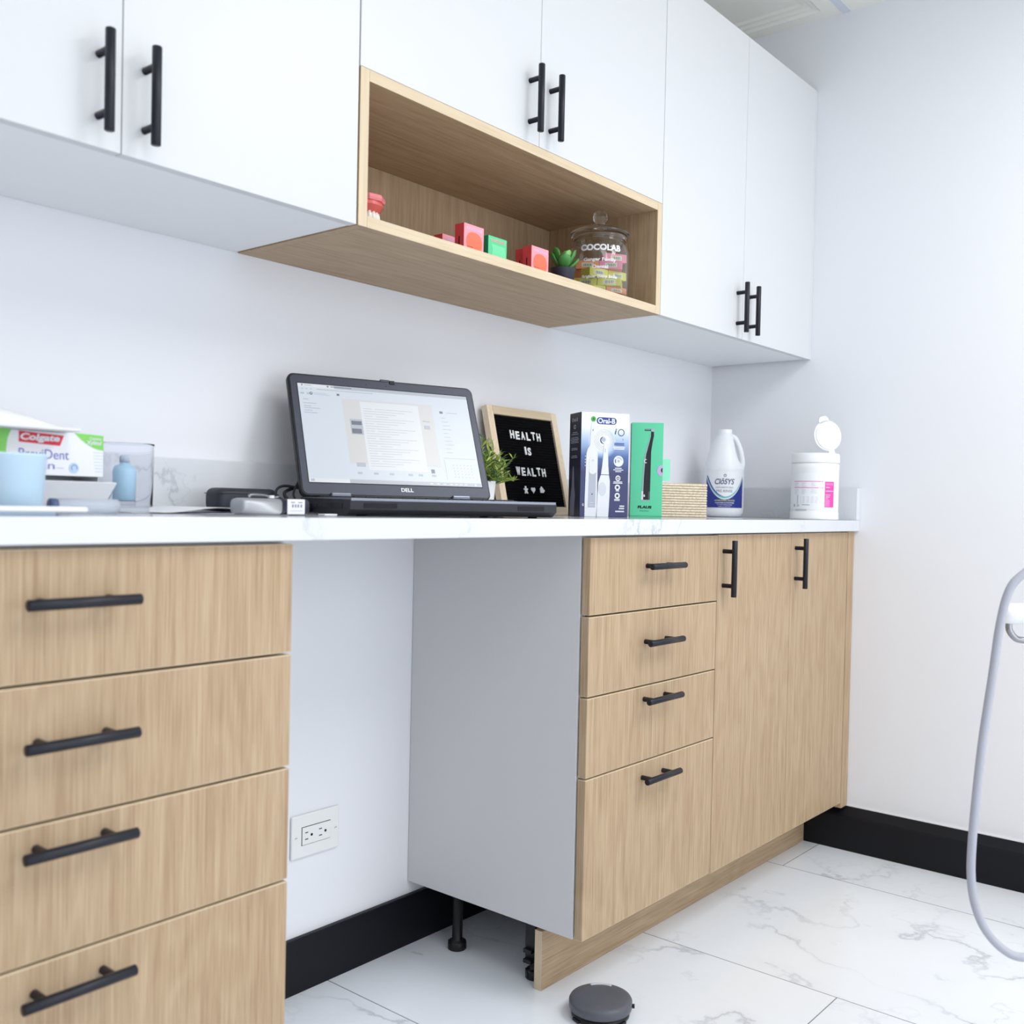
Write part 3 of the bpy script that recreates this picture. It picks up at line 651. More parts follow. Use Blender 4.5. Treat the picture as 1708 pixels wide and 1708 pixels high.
# ------------------------------------------------------------------ woven basket box
def weave_mat():
    m = bpy.data.materials.new('woven_seagrass'); m.use_nodes = True; nt = m.node_tree; b = nt.nodes['Principled BSDF']; N = nt.nodes.new; Lk = nt.links.new
    tc = N('ShaderNodeTexCoord'); n = N('ShaderNodeTexNoise'); n.inputs['Scale'].default_value = 180; Lk(tc.outputs['Object'], n.inputs['Vector'])
    r = N('ShaderNodeValToRGB'); e = r.color_ramp.elements; e[0].color = lin((222, 204, 174)); e[0].position = .3; e[1].color = lin((244, 232, 210)); e[1].position = .6; Lk(n.outputs['Fac'], r.inputs[0]); Lk(r.outputs[0], b.inputs['Base Color']); b.inputs['Roughness'].default_value = .8
    return m
M_wv = weave_mat(); M_wvd = mat('darker_woven_fibre', (205, 188, 160), .9)  # second tone is a darker fibre for the basket body and lid
bk = thing('woven_basket', 'small cream woven basket box between the green box and white bottle', 'basket', (-.535, -.165, .9152), math.radians(-34))
KW, KD, KH = .127, .075, .086
b = MB(); b.box(.002, KW-.002, .002, KD-.002, 0, KH-.001, M_wvd)
b.build('basket_body', bk)
b = MB(); rows = 13
for r_ in range(rows):
    z = (r_+.5)*KH/rows; ph = (r_ % 2)*PI
    for side in range(4):
        Ls = KW if side % 2 == 0 else KD
        P = []
        nn = 34 if side % 2 == 0 else 18
        for i in range(nn+1):
            s_ = i/nn*Ls; o_ = .0016*math.sin(i*PI+ph+PI/2)
            P.append({0: (s_, -o_*.6, z), 1: (KW+o_*.6, s_, z), 2: (KW-s_, KD+o_*.6, z), 3: (-o_*.6, KD-s_, z)}[side])
        b.tube(P, KH/rows*.47, M_wv, n=6, sub=1)
b.build('weave', bk)
MB().box(.004, KW-.004, .004, KD-.004, KH-.002, KH+.001, M_wvd, .001).build('basket_lid', bk)

# ------------------------------------------------------------------ mouth rinse bottle
M_hdpe = mat('white_hdpe', (238, 241, 245), .35); M_rn = mat('royal_blue_label', (38, 52, 140), .4); M_teal = mat('teal_print', (110, 190, 200), .4); M_yel = mat('yellow_print', (206, 214, 110), .4); M_gry = mat('grey_print_text', (138, 146, 162), .4)
BX, BY, BR = -.135, -.125, .0565
bt = thing('rinse_bottle', 'white jug of mouth rinse with blue label standing in the worktop corner', 'bottle', (BX, BY, .9152))
HB = .250; fa = math.atan2(-1.5523-BY, -2.7311-BX)
b = MB()
prof = [(0, .004), (.040, 0), (.050, .003), (.0555, .012), (BR, .024), (BR, .132), (.0575, .136), (BR, .142), (.0545, .156), (.047, .182), (.037, .210), (.026, .230), (.0205, .238), (.0195, .242)]
# squarish round body: handle side scooped
def body_pt(r, z, a):
    # a measured from the handle direction (image right)
    k = 0
    if .145 < z < .236:
        f_ = math.sin((z-.145)/(.236-.145)*PI); k = f_*math.exp(-(math.atan2(math.sin(a), math.cos(a))/.55)**2)
    return r*(1-.52*k)
hd = fa+PI/2; n = 72; vs = []; fs = []
zs_ = []
for i in range(len(prof)-1):
    (r0, z0), (r1, z1) = prof[i], prof[i+1]; st = max(1, int((z1-z0)/.006))
    for k in range(st): zs_.append((r0+(r1-r0)*k/st, z0+(z1-z0)*k/st))
zs_.append(prof[-1])
for r, z in zs_:
    for i in range(n):
        a_ = 2*PI*i/n; R_ = body_pt(r, z, a_-hd); vs.append((R_*math.cos(a_), R_*math.sin(a_), z))
for j in range(len(zs_)-1):
    for i in range(n): k = (i+1) % n; fs.append([j*n+i, j*n+k, (j+1)*n+k, (j+1)*n+i])
b.add(vs, fs, M_hdpe, True); b.build('bottle_body', bt)
hx_, hy_ = math.cos(hd), math.sin(hd)
b = MB(); b.tube([(r_*hx_, r_*hy_, z_) for r_, z_ in ((.016, .2335), (.0275, .228), (.036, .214), (.0435, .195), (.049, .174), (.051, .155), (.049, .142))], .0075, M_hdpe, n=16); b.build('handle', bt)
b = MB(); b.lathe([(0, .239), (.0195, .239), (.0195, .2395), (.0195, .250), (.0185, .252), (0, .252)], M_wp); b.build('cap', bt)
lb = MB(); LZ0 = .027; cf = cylframe((0, 0, 0), BR+.0003, fa+.05, 0)
def grid(mb, cf, x0, x1, f0, f1, m, d, nx=40):
    vs = []; fs = []
    for i in range(nx+1):
        x = x0+(x1-x0)*i/nx; a0, a1 = f0(x), f1(x)
        a1 = max(a1, a0)
        vs += [cf(x, a0, d), cf(x, a1, d)]
    for i in range(nx): fs.append([2*i, 2*i+2, 2*i+3, 2*i+1])
    mb.add(vs, fs, m)
hw = .062
c0 = lambda x: LZ0
arc = lambda x, d: .060+d+.42*(.155*((x)/.062)**2)*1.0
grid(lb, cf, -hw, hw, c0, lambda x: .118, M_hdpe, .0000)
grid(lb, cf, -hw, hw, c0, lambda x: min(arc(x, -.010), .118), M_rn, .0003)
grid(lb, cf, -hw, hw, lambda x: min(arc(x, -.010), .113), lambda x: min(arc(x, -.006), .113), M_bw, .0004)
grid(lb, cf, -hw, hw, lambda x: min(arc(x, -.006), .115), lambda x: min(arc(x, -.0015), .115), M_teal, .0005)
grid(lb, cf, -hw, .0, lambda x: min(arc(x, -.0015), .118), lambda x: min(arc(x, -.0015)+.007*min(1, -x/.05), .118), M_rn, .0006)
lb.text(cf, 'ClōSYS', -.001, .1015, M_dkb, w=.056, h=.0165, shear=.25, bold=.01, th=.0009)
lb.text(cf, 'NON-IRRITATING', -.001, .0845, M_gry, w=.050, h=.0045, th=.0009)
lb.text(cf, 'PRE RINSE', -.001, .0745, M_gry, w=.046, h=.0075, th=.0009)
lb.ring(cf, 0, .1185, .0022, .0040, M_gry, .0009)
lb.text(cf, 'ANTIMICROBIAL PRE RINSE', 0, .0475, M_yel, w=.058, h=.0042, th=.0009, bold=.02)
lb.text(cf, 'CLEANSES & SOOTHES', 0, .0408, M_bw, w=.054, h=.0036, th=.0009, bold=.02)
lb.text(cf, 'for fresh, healthy mouth', 0, .0350, M_bw, w=.042, h=.0030, th=.0009, bold=.02)
lb.text(cf, 'daily protection', 0, .0302, M_bw, w=.034, h=.0026, th=.0009, bold=.02)
lb.build('label', bt)

# ------------------------------------------------------------------ wipes canister
M_mag = mat('magenta_print', (228, 74, 168), .4); M_mag2 = mat('bright_magenta_print', (238, 120, 192), .4)
WX, WY, WR = -.130, -.400, .0640
wc = thing('wipes_canister', 'white wipes canister with open flip lid near the right end of the worktop', 'canister', (WX, WY, .9152))
fa = math.atan2(-1.5523-WY, -2.7311-WX)
b = MB(); b.lathe([(0, 0), (.0625, 0), (WR+.0010, .002), (WR, .006), (WR, .020), (WR-.001, .0215), (WR-.001, .134), (WR-.0005, .136), (WR-.0005, .1495), (.061, .152), (.061, .154), (0, .154)], M_wp, n=64); b.build('tub', wc)
b = MB(); b.lathe([(.0620, .1525), (.0640, .1525), (.0645, .155), (.0640, .174), (.0615, .1785), (.046, .1795), (.042, .174), (.0, .174)], M_wp, n=64)
b.build('lid_ring', wc)
# open flap: disc standing up from hinge at image-right/back
hd = fa+PI/2+.55; hv = Vector((math.cos(hd), math.sin(hd), 0)); 
tv = Vector((-hv.y, hv.x, 0)); base = hv*.040+Vector((0, 0, .176))
# image-plane directions at this spot
ir = Vector((math.cos(fa+PI/2), math.sin(fa+PI/2), 0)); ic = Vector((math.cos(fa), math.sin(fa), 0))
up = (Vector((0, 0, 1))*.96-ir*.27+ic*.05).normalized(); rg = (ir*.80-ic*.55); rg = (rg-up*rg.dot(up)).normalized(); nn = rg.cross(up)
if nn.dot(ic) < 0: nn = -nn
H0 = ir*.0440+ic*(-.006)+Vector((0, 0, .172))
ff = lambda x, y, d=0: H0+rg*x+up*y+nn*d
b = MB()
b.prism([(-.010, 0), (.010, 0), (.009, .018), (-.009, .018)], ff, .003, M_wp)
cy_ = .058
P = []
for i in range(48):
    a_ = 2*PI*i/48; r_ = .0435; P.append((r_*math.cos(a_), cy_+.0415*math.sin(a_)))
b.prism(P, ff, .004, M_wp); 
P2 = [((x)*.87, cy_+(y-cy_)*.87) for x, y in P]; b.ring(ff, 0, cy_, .036, .038, M_wp, .0065); b.prism(P2, ff, .0052, M_wp)
b.prism([(-.016, cy_+.036), (.016, cy_+.036), (.015, cy_+.046), (.011, cy_+.052), (.004, cy_+.054), (-.004, cy_+.054), (-.011, cy_+.052), (-.015, cy_+.046)], ff, .004, M_wp)
b.build('flip_lid', wc)
lb = MB(); cf = cylframe((0, 0, 0), WR-.0006, fa, 0)
def cr(x0, x1, y0, y1, m, d=.0004, nx=10):
    grid(lb, cf, x0, x1, lambda x: y0, lambda x: y1, m, d, nx)
cr(-.085, .085, .0255, .126, M_label, .0001, 40)
cr(.027, .056, .0335, .102, M_mag, .0004); cr(.029, .054, .092, .0985, M_mag2, .0006); cr(.029, .042, .086, .0875, M_bw, .0007); cr(.029, .053, .076, .0775, M_bw, .0007)
cr(.029, .044, .0655, .067, M_bw, .0007); cr(.029, .042, .0605, .0618, M_bw, .0007); cr(.029, .037, .056, .0572, M_bw, .0007); cr(.028, .042, .036, .054, M_mag2, .0006)
cr(-.062, .0225, .1012, .1027, M_mag); cr(-.062, .010, .0845, .0860, M_mag)
lb.text(cf, ')', .014, .0855, M_mag, h=.006, th=.0006); lb.text(cf, '>', .0195, .0855, M_mag, h=.004, th=.0006)
rnd = random.Random(5); M_lg = mat('light_grey_text_print', (200, 203, 212), .5)
for col in (-.060, -.036, -.010):
    for k in range(6):
        if k == 5 and col > -.02: continue
        cr(col, col+rnd.uniform(.008, .017), .0980-k*.0022, .0987-k*.0022, M_lg, .0003, 3); cr(col, col+rnd.uniform(.008, .017), .0800-k*.0024, .0807-k*.0024, M_lg, .0003, 3)
for k in range(7): cr(-.040, .020-rnd.uniform(0, .004), .0605-k*.0026, .0612-k*.0026, M_lg, .0003, 5)
cr(-.050, -.046, .042, .066, M_lg, .0003); cr(-.062, -.058, .034, .041, M_gry, .0004); cr(-.050, -.042, .034, .040, M_lg, .0003); cr(-.034, -.012, .0385, .040, M_gry, .0003); cr(-.055, -.020, .024, .028, M_lg, .0003)
lb.build('label', wc)

# ------------------------------------------------------------------ black case, handheld device, papers
M_case = mat('charcoal_case_shell', (44, 47, 56), .5)
cs = thing('glasses_case', 'black rounded zip case lying on the worktop left of the laptop', 'case', (-1.722, -.083, .9165), .02)
MB().box(-.060, .060, -.024, .024, 0, .0390, M_case, .0125, seg=5, smooth=True).build('case_shell', cs)
MB().box(-.0572, .0572, -.0246, .0246, .0292, .0304, M_blackp, .0004).build('zip_seam', cs)
# device
M_sil = mat('satin_silver_plastic', (176, 178, 182), .35, metal=.35); M_dk = mat('dark_indigo_plastic', (38, 39, 56), .4)
dv = thing('handheld_device', 'silver and black handheld device with a white rating label and clip', 'device', (-1.848, -.335, .9162), .05)
def capsule(mb, x0, x1, ry, rz, m, n=24, rnd_l=0, rnd_r=0):
    P = []; vs = []; fs = []; st = []
    for i in range(5): st.append((x0+rnd_l*(1-math.cos(i/4*PI/2)), 1-.22*(1-math.sin(i/4*PI/2)) if rnd_l else 1))
    for i in range(5): st.append((x1-rnd_r*(1-math.sin(i/4*PI/2)), 1-.22*(1-math.cos(i/4*PI/2)) if rnd_r else 1))
    for x, s_ in st:
        for k in range(n):
            a_ = 2*PI*k/n; c_, s2 = math.cos(a_), math.sin(a_); e_ = .55
            vs.append((x, ry*s_*math.copysign(abs(c_)**e_, c_), rz+rz*s_*math.copysign(abs(s2)**e_, s2)))
    for j in range(len(st)-1):
        for k in range(n): q = (k+1) % n; fs.append([j*n+k, j*n+q, (j+1)*n+q, (j+1)*n+k])
    fs += [list(range(n))[::-1], [(len(st)-1)*n+k for k in range(n)]]; mb.add(vs, fs, m, True)
b = MB(); capsule(b, -.058, .008, .017, .0115, M_sil, rnd_l=.008); b.build('silver_body', dv)
b = MB(); capsule(b, .008, .060, .0175, .0117, M_dk, rnd_r=.007); b.build('black_end', dv)
b = MB(); b.box(.016, .048, -.0186, -.0170, .0008, .0225, M_label, .0006)
fr = frame((.016, -.0187, .0008), (1, 0, 0), (0, 0, 1), (0, -1, 0))
for x_, w_ in ((.006, .007), (.019, .008)): b.rect(fr, x_, x_+w_, .0165, .018, M_gry, .0002)
for x_ in (.008, .013, .018, .0235): b.rect(fr, x_, x_+.0028, .010, .0145, M_gry, .0002)
b.rect(fr, .004, .028, .0045, .0055, M_lg, .0002); b.build('rating_label', dv)
b = MB(); b.tube([(-.040, -.004, .0235), (-.038, -.004, .0275), (-.015, -.004, .0275), (0, -.004, .0245), (.012, -.004, .0255)], .0018, M_chrome, n=8); b.cyl((-.002, -.004, .0235), (-.002, -.004, .0275), .0045, M_wp, n=16); b.build('clip', dv)
MB().box(-.012, .012, -.008, .008, 0, .0025, M_wp, .001).build('white_stub', None, (-1.752, -.345, .9155))
bpy.data.objects['white_stub'].name = 'plastic_clip'; tag(bpy.data.objects['plastic_clip'], 'tiny flat white plastic piece in front of the laptop corner', 'clip')
def sheet(name, loc, rz, w, d, arch, label, m=M_paper):
    n = 14; vs = []; fs = []
    for k in range(2):
        for i in range(n+1):
            t = i/n; z = arch*math.sin(PI*t)**2+k*.0006
            for y in (-d/2, d/2): vs.append(((t-.5)*w, y, z))
    N_ = 2*(n+1)
    for i in range(n):
        a_ = 2*i; fs += [[a_, a_+1, a_+3, a_+2], [N_+a_, N_+a_+2, N_+a_+3, N_+a_+1], [a_, a_+2, N_+a_+2, N_+a_], [a_+1, N_+a_+1, N_+a_+3, a_+3]]
    fs += [[0, N_, N_+1, 1], [2*n, 2*n+1, N_+2*n+1, N_+2*n]]
    o = MB().add(vs, fs, m, False).build(name, None, loc); o.rotation_euler = (0, 0, rz); return tag(o, label, 'paper')
sheet('paper_sheet', (-1.885, -.20, .9156), -.12, .24, .13, .0, 'flat white paper sheet on the worktop, under the curled one')
sheet('paper_sheet', (-1.890, -.21, .9165), .10, .20, .12, .0075, 'gently curled white paper sheet on the worktop left of the silver device')

# ------------------------------------------------------------------ clear beaker with blue bottle inside
def clear(name, rgb, rough=.02):
    return mat(name, rgb, rough, trans=1, ior=1.12)
M_clr = clear('clear_plastic', (250, 251, 255)); M_glass = mat('clear_glass', (250, 252, 252), .0, trans=1, ior=1.40)
CX, CY = -1.951, -.120
cn = thing('clear_beaker', 'clear lilac-tinted plastic beaker standing behind the dental product carton', 'beaker', (CX, CY, .9152))
b = MB(); b.lathe([(0, .0), (.0375, 0), (.039, .0015), (.0405, .098), (.0410, .101), (.0395, .101), (.0385, .098), (.0375, .004), (0, .003)], M_clr, n=56); b.build('beaker_wall', cn)
M_bb = mat('pale_blue_liquid_plastic', (186, 222, 240), .35)
bb = thing('blue_bottle', 'small pale blue bottle standing inside the clear beaker', 'bottle', (CX-.001, CY, .9186)); bb.scale = (1, 1, .9)
b = MB(); b.lathe([(0, 0), (.0145, 0), (.016, .002), (.0165, .050), (.0140, .058), (.007, .061), (.0065, .064), (0, .064)], M_bb, n=36, c=(0, 0, .012)); b.lathe([(0, 0), (.016, 0), (.0165, .012), (0, .012)], M_clr, n=36); b.build('bottle_body', bb)
MB().lathe([(0, .0765), (.0072, .0765), (.0072, .085), (.0055, .0885), (0, .0885)], mat('translucent_grey_cap', (190, 200, 212), .4), n=24).build('cap', bb)

# ------------------------------------------------------------------ toothpaste carton with dispensing tray
M_cg = mat('lime_green_print', (132, 212, 98), .45); M_red = mat('red_print', (222, 40, 60), .45); M_lb = mat('pale_blue_print', (190, 214, 238), .45); M_pb = mat('periwinkle_text', (120, 128, 196), .45)
pv = thing('dental_carton', 'white dispensing carton with red logo panel and green corners, behind the blue cup', 'box', (-2.222, -.222, .9152))
PW, PD, PH = .184, .085, .1045; Z1 = .048
b = MB(); b.box(0, PW, 0, PD, Z1, PH, M_label, .0006); b.box(0, PW, PD-.001, PD, 0, Z1, M_label); b.box(0, .001, 0, PD, 0, Z1, M_label); b.box(PW-.001, PW, .012, PD, 0, Z1, M_label); b.box(0, PW, 0, PD, 0, .001, M_label)
fr = frame((0, 0, 0), (1, 0, 0), (0, 0, 1), (0, -1, 0))
# pixel(zoom) -> face mapping: x 0..1040 covers photo 0..164
def U(px): return PW-(1040-px)/6.326/1287
def V(py): return PH-(py-285-px_s(0))/6.326/1255
def px_s(v): return v
def V(py): return PH-(py-290)/(735-290)*(PH-Z1)
b.prism([(U(133), V(408)), (U(560), V(428)), (U(600), V(322)), (U(133), V(298))], fr, .0004, M_red)
b.text(fr, 'Colgate', U(350), V(362), M_bw, w=U(560)-U(150), h=.0115, bold=.04, shear=.15, th=.0008)
P = [(U(1038), V(294)), (U(715), V(282))]+[(U(715+325*t_), V(282+170*math.sin(t_*PI/2)**.9)) for t_ in [i/12 for i in range(1, 13)]]
b.prism(P, fr, .0004, M_cg)
b.prism([(U(-200), V(230)), (U(90), V(240)), (U(50), V(300)), (U(20), V(380)), (U(8), V(470)), (U(8), V(520)), (U(-200), V(520))][::-1], fr, .0004, M_cg)
b.text(fr, 'Contains', U(945), V(330), M_bw, w=U(1010)-U(878), h=.0040, bold=.02, th=.0008)
b.text(fr, 'Xylitol', U(930), V(382), M_bw, w=U(1015)-U(845), h=.0070, bold=.03, shear=.1, th=.0008)
b.text(fr, 'PreviDent', U(395), V(520), M_pb, w=U(655)-U(130), h=.0125, th=.0006)
b.text(fr, 'Clean', U(300), V(632), M_pb, w=U(510)-U(100), h=.010, th=.0006)
b.rect(fr, U(525), U(605), V(660), V(655), M_pg, .0005)
b.disc(fr, U(712), V(652), .0068, .0072, M_lb, .0004); b.ring(fr, U(716), V(648), .0032, .0042, M_pb, .0006, a0=-.5, a1=4.0)
for k in range(7): b.rect(fr, U(925+k*4), U(1038), V(480+k*34), V(474+k*34), M_lb, .0004)
for i, f in enumerate(b.f): pass
b.build('carton_body', pv)
b = MB()
# open front tray folded outwards
tr = [(0, .0, .0), (0, -.022, .036), (PW, 0, 0), (PW+.012, -.022, .036)]
vs = [(0, .004, .001), (PW, .004, .001), (PW+.006, -.026, .040), (0, -.026, .040), (0, .006, .001), (PW-.001, .006, .001), (PW+.004, -.0245, .041), (0, -.0245, .041)]
b.add(vs, [[0, 1, 2, 3], [7, 6, 5, 4], [3, 2, 6, 7], [0, 4, 5, 1], [1, 5, 6, 2]], M_label)
b.add([(PW, .0, .001), (PW, .040, .001), (PW, .036, .044), (PW+.006, -.024, .040), (PW+.0008, .0, .001), (PW+.0008, .040, .001), (PW+.0008, .036, .044), (PW+.0068, -.024, .040)], [[0, 3, 2, 1], [4, 5, 6, 7], [3, 7, 6, 2]], M_lb)
b.build('front_flap', pv)
rnd = random.Random(8)
for k in range(8):
    o = MB().box(-.0095, .0095, -.028, .030, 0, .034+.003*rnd.random(), M_label, .001)
    o.box(-.0098, .0098, -.0284, -.0278, .027, .033, M_cg if k % 2 else M_lb, 0)
    q = o.build('dose_packet', None, (-2.222+.014+k*.0212, -.178, .9165))
    tag(q, 'slim white unit-dose packet packed in the open bottom of the carton', 'packet', 'unit-dose packets in the carton')

# white tray lid with domed top resting on the carton
M_ivory = mat('ivory_plastic', (236, 236, 236), .5)
wl = thing('scoop_lid', 'ivory lid with a sloping dome resting on top of the dental carton', 'lid', (-2.225, -.205, .9152+PH+.0005))
b = MB(); b.box(-.12, .138, -.055, .045, 0, .0042, M_ivory, .0016)
b.build('rim', wl)
b = MB(); n = 24; mz = 12; vs = []; fs = []
for i in range(n+1):
    t = i/n; x = -.115+.240*t; h = .034*(1-t**3)
    h = max(h, .0)
    for j in range(mz+1):
        a_ = PI*j/mz; vs.append((x, -.005+.038*math.cos(a_), .004+h*math.sin(a_)**.6))
for i in range(n):
    for j in range(mz): k = i*(mz+1)+j; fs.append([k, k+1, k+mz+2, k+mz+1])
fs.append(list(range(mz+1))); b.add(vs, fs, M_ivory, True); b.build('dome', wl)

# light blue cup
M_cup = mat('translucent_pale_blue_plastic', (198, 225, 244), .35, sss=.3)
cp = MB(); cp.lathe([(0, .002), (.0345, 0), (.036, .002), (.0405, .0655), (.0418, .067), (.0418, .0695), (.0400, .0695), (.0392, .066), (.0345, .005), (0, .004)], M_cup, n=56)
tag(cp.build('plastic_cup', None, (-2.2105, -.335, .9152)), 'pale blue plastic cup at the left edge in front of the dental carton', 'cup')

# syringe tube
M_cl2 = mat('frosted_plastic', (226, 232, 242), .3, trans=.5, ior=1.2); M_slate = mat('slate_blue_plastic', (78, 96, 132), .4)
sy = thing('syringe_tube', 'frosted plastic tube with a slate blue end cap lying beside the cup', 'tube', (-2.118, -.318, .9245), -.08)
b = MB(); b.cyl((-.027, 0, 0), (.048, 0, 0), .0092, M_cl2, bev=.001); b.build('barrel', sy)
b = MB(); b.cyl((-.036, 0, 0), (-.027, 0, 0), .0092, M_slate, bev=.001); b.build('end_cap', sy)
b = MB(); b.cyl((.048, 0, -.003), (.088, 0, -.003), .0035, M_cl2); b.build('tip', sy)
ty = thing('shallow_tray', 'shallow white tray with a pale blue base at the near left worktop edge', 'tray', (-2.262, -.415, .9153))
MB().box(-.085, .092, -.03, .03, .0035, .0095, M_wp, .0025).build('tray_top', ty)
MB().box(-.06, .058, -.025, .026, 0, .0036, M_lb, .001).build('tray_base', ty)

# ------------------------------------------------------------------ things on the open shelf
M_pk = mat('pink_card', (248, 158, 168), .45); M_rd = mat('coral_red_card', (222, 74, 78), .45); M_or = mat('orange_print', (250, 118, 88), .45); M_lv = mat('lavender_print', (208, 196, 236), .45)
M_gn = mat('emerald_card', (18, 158, 108), .45); M_gn2 = mat('mint_front_card', (96, 212, 150), .45); M_gn3 = mat('bright_mint_print', (120, 226, 168), .45)
def floss(front, side, dotm, name_m):
    root = thing('floss_box', 'x', 'box', (0, 0, 0), 0, 'floss boxes on the open shelf')
    b = MB(); b.box(0, .0525, 0, .023, 0, .053, front, .0004); k = b.mi(side)
    for i, f in enumerate(b.f):
        vs = [b.v[j] for j in f]; nr = (vs[1]-vs[0]).cross(vs[2]-vs[1])
        if nr.length and abs(nr.normalized().x) > .7: b.m[i] = k
    fr = frame((0, 0, 0), (1, 0, 0), (0, 0, 1), (0, -1, 0))
    b.text(fr, 'COCOLAB', .027, .0455, name_m, w=.040, h=.0052, bold=.03, th=.0004)
    if dotm is M_or: b.prism(rr(.006, .048, .004, .040, .017), fr, .0003, dotm)
    else: b.prism([(.008, .038), (.012, .030), (.010, .012), (.014, .003), (.048, .003), (.050, .020), (.046, .038)][::-1], fr, .0003, dotm)
    b.rect(fr, .008, .024, .0125, .0131, M_ink, .0005)
    f2 = frame((0, .023, 0), (0, -1, 0), (0, 0, 1), (-1, 0, 0)); b.rect(f2, .010, .0125, .008, .030, M_ink, .0003)
    b.build('carton', root); return root
def dup(root, loc, rz, label):
    r = root.copy(); COL.objects.link(r); r.location = loc; r.rotation_euler = (0, 0, rz); r['label'] = label
    for ch in list(root.children):
        c_ = ch.copy(); COL.objects.link(c_); c_.parent = r
    return r
fp = floss(M_pk, M_rd, M_or, M_lv); fp.location = (-1.411, -.290, SZ+.0003); fp['label'] = 'pink floss box nearest the shelf edge, just left of the green one'
fg = floss(M_gn2, M_gn, M_gn3, M_pk); fg.location = (-1.324, -.270, SZ+.0003); fg['label'] = 'green floss box on the open shelf among the pink ones'
dup(fp, (-1.221, -.290, SZ+.0003), 0, 'rightmost pink floss box, beside the small black succulent pot')
dup(fp, (-1.212, -.264, SZ+.0003), 0, 'pink floss box tucked directly behind the rightmost one')
FL = [((712, 388), 'leftmost pink floss box, barely showing above the shelf edge'), ((733, 381), 'pink floss box half hidden behind the front pink box'), ((838, 423), 'pink floss box far back between green box and rightmost pair')]
for (p, lab_), (x, y) in zip(FL, ((-1.352, -.145), (-1.380, -.205), (-1.145, -.145))): dup(fp, (x, y, SZ+.0003), 0, lab_)

# teeth model
M_gum = mat('pink_gum_resin', (220, 104, 98), .3, coat=.3); M_gum2 = mat('pale_pink_gum', (240, 140, 145), .3, coat=.3); M_tooth = mat('ivory_tooth', (238, 234, 222), .25, coat=.3)
tm = thing('teeth_model', 'dental teeth model with pink gums at the left end of the open shelf', 'dental model', (-1.582, -.225, SZ+.0003), .2); tm.scale = (.86, .86, .70)
def arch(mb, z0, z1, r0, r1, m, n=26):
    vs = []; fs = []
    for i in range(n+1):
        a_ = -.25+(PI+.5)*i/n-PI/2*0; ex = 1.0; 
        for (r, z) in ((r0*.55, z0), (r0, z0), (r1, (z0+z1)/2), (r1*.93, z1), (r0*.5, z1)):
            vs.append((r*math.cos(a_), -r*1.15*math.sin(a_)+.015, z))
    for i in range(n):
        for j in range(5): k = (j+1) % 5; fs.append([i*5+j, i*5+k, (i+1)*5+k, (i+1)*5+j])
    fs += [list(range(5)), [n*5+j for j in range(5)][::-1]]; mb.add(vs, fs, m)
b = MB(); arch(b, .052, .088, .030, .040, M_gum); b.lathe([(0, .080), (.034, .080), (.037, .086), (.034, .094), (.028, .096), (0, .096)], M_gum2, n=8, smooth=False); b.build('upper_gum', tm)
b = MB(); arch(b, 0, .014, .034, .034, M_tooth); b.build('base_plate', tm)
tt = MB()
for i in range(12):
    a_ = -.12+(PI+.24)*i/11; x, y = .0295*math.cos(a_), -.0295*1.15*math.sin(a_)+.015; w_ = .0056+.0012*abs(i-5.5)/5.5
    for z0, z1 in ((.034, .056),): tt.lathe([(0, z0), (w_*.75, z0+.0005), (w_, z0+.006), (w_*.95, z0+.013), (w_*.6, z1), (0, z1)], M_tooth, c=(x, y, 0), n=10)
    tt.lathe([(0, .010), (w_*.7, .012), (w_*.95, .022), (w_, .030), (w_*.7, .0338), (0, .034)], M_tooth, c=(x, y, 0), n=10)
tt.build('teeth', tm)

# small succulent
M_sp = mat('charcoal_pot', (44, 46, 58), .5); M_sg = mat('succulent_green', (72, 138, 66), .4, sss=.1); M_sg2 = mat('succulent_light_green', (120, 178, 96), .4, sss=.1)
sc = thing('succulent_pot', 'tiny green succulent in a charcoal pot left of the glass jar', 'plant', (-1.087, -.262, SZ+.0003))
b = MB(); b.lathe([(0, 0), (.020, 0), (.022, .002), (.0255, .034), (.026, .036), (.0235, .036), (.022, .030), (0, .030)], M_sp, n=40); b.build('pot', sc)
b = MB()
def leaf(mb, az, el, L_, w_, m, z0=.030):
    T = Matrix.Translation((0, 0, z0)) @ Matrix.Rotation(az, 4, 'Z') @ Matrix.Rotation(-el, 4, 'Y')
    n_ = 10; k_ = 10; vs = []; fs = []
    for i in range(n_+1):
        t = i/n_; ww = w_*(.35+.65*math.sin(min(t*1.15, 1)*PI/2)) if t < .75 else w_*math.sqrt(max(0, 1-((t-.75)/.25)**2)); ww = max(ww, .0003)
        for k in range(k_):
            a_ = 2*PI*k/k_; vs.append((L_*t, ww*math.cos(a_), ww*.32*math.sin(a_)+.010*t*t+.12*abs(ww*math.cos(a_))))
    for i in range(n_):
        for k in range(k_): q = (k+1) % k_; fs.append([i*k_+k, i*k_+q, (i+1)*k_+q, (i+1)*k_+k])
    fs += [list(range(k_))[::-1], [n_*k_+k for k in range(k_)]]; mb.add(vs, fs, m, True, T)
for az, el, L_, w_, m in ((2.45, .75, .046, .012, M_sg), (-2.3, .55, .042, .013, M_sg), (-.55, .50, .046, .013, M_sg), (-.95, .85, .052, .012, M_sg), (.9, .75, .046, .012, M_sg), (-1.6, .95, .046, .012, M_sg2), (2.9, .95, .052, .012, M_sg), (.1, 1.15, .046, .010, M_sg2), (1.7, .9, .046, .011, M_sg)): leaf(b, az, el, L_, w_, m)
b.build('leaves', sc)

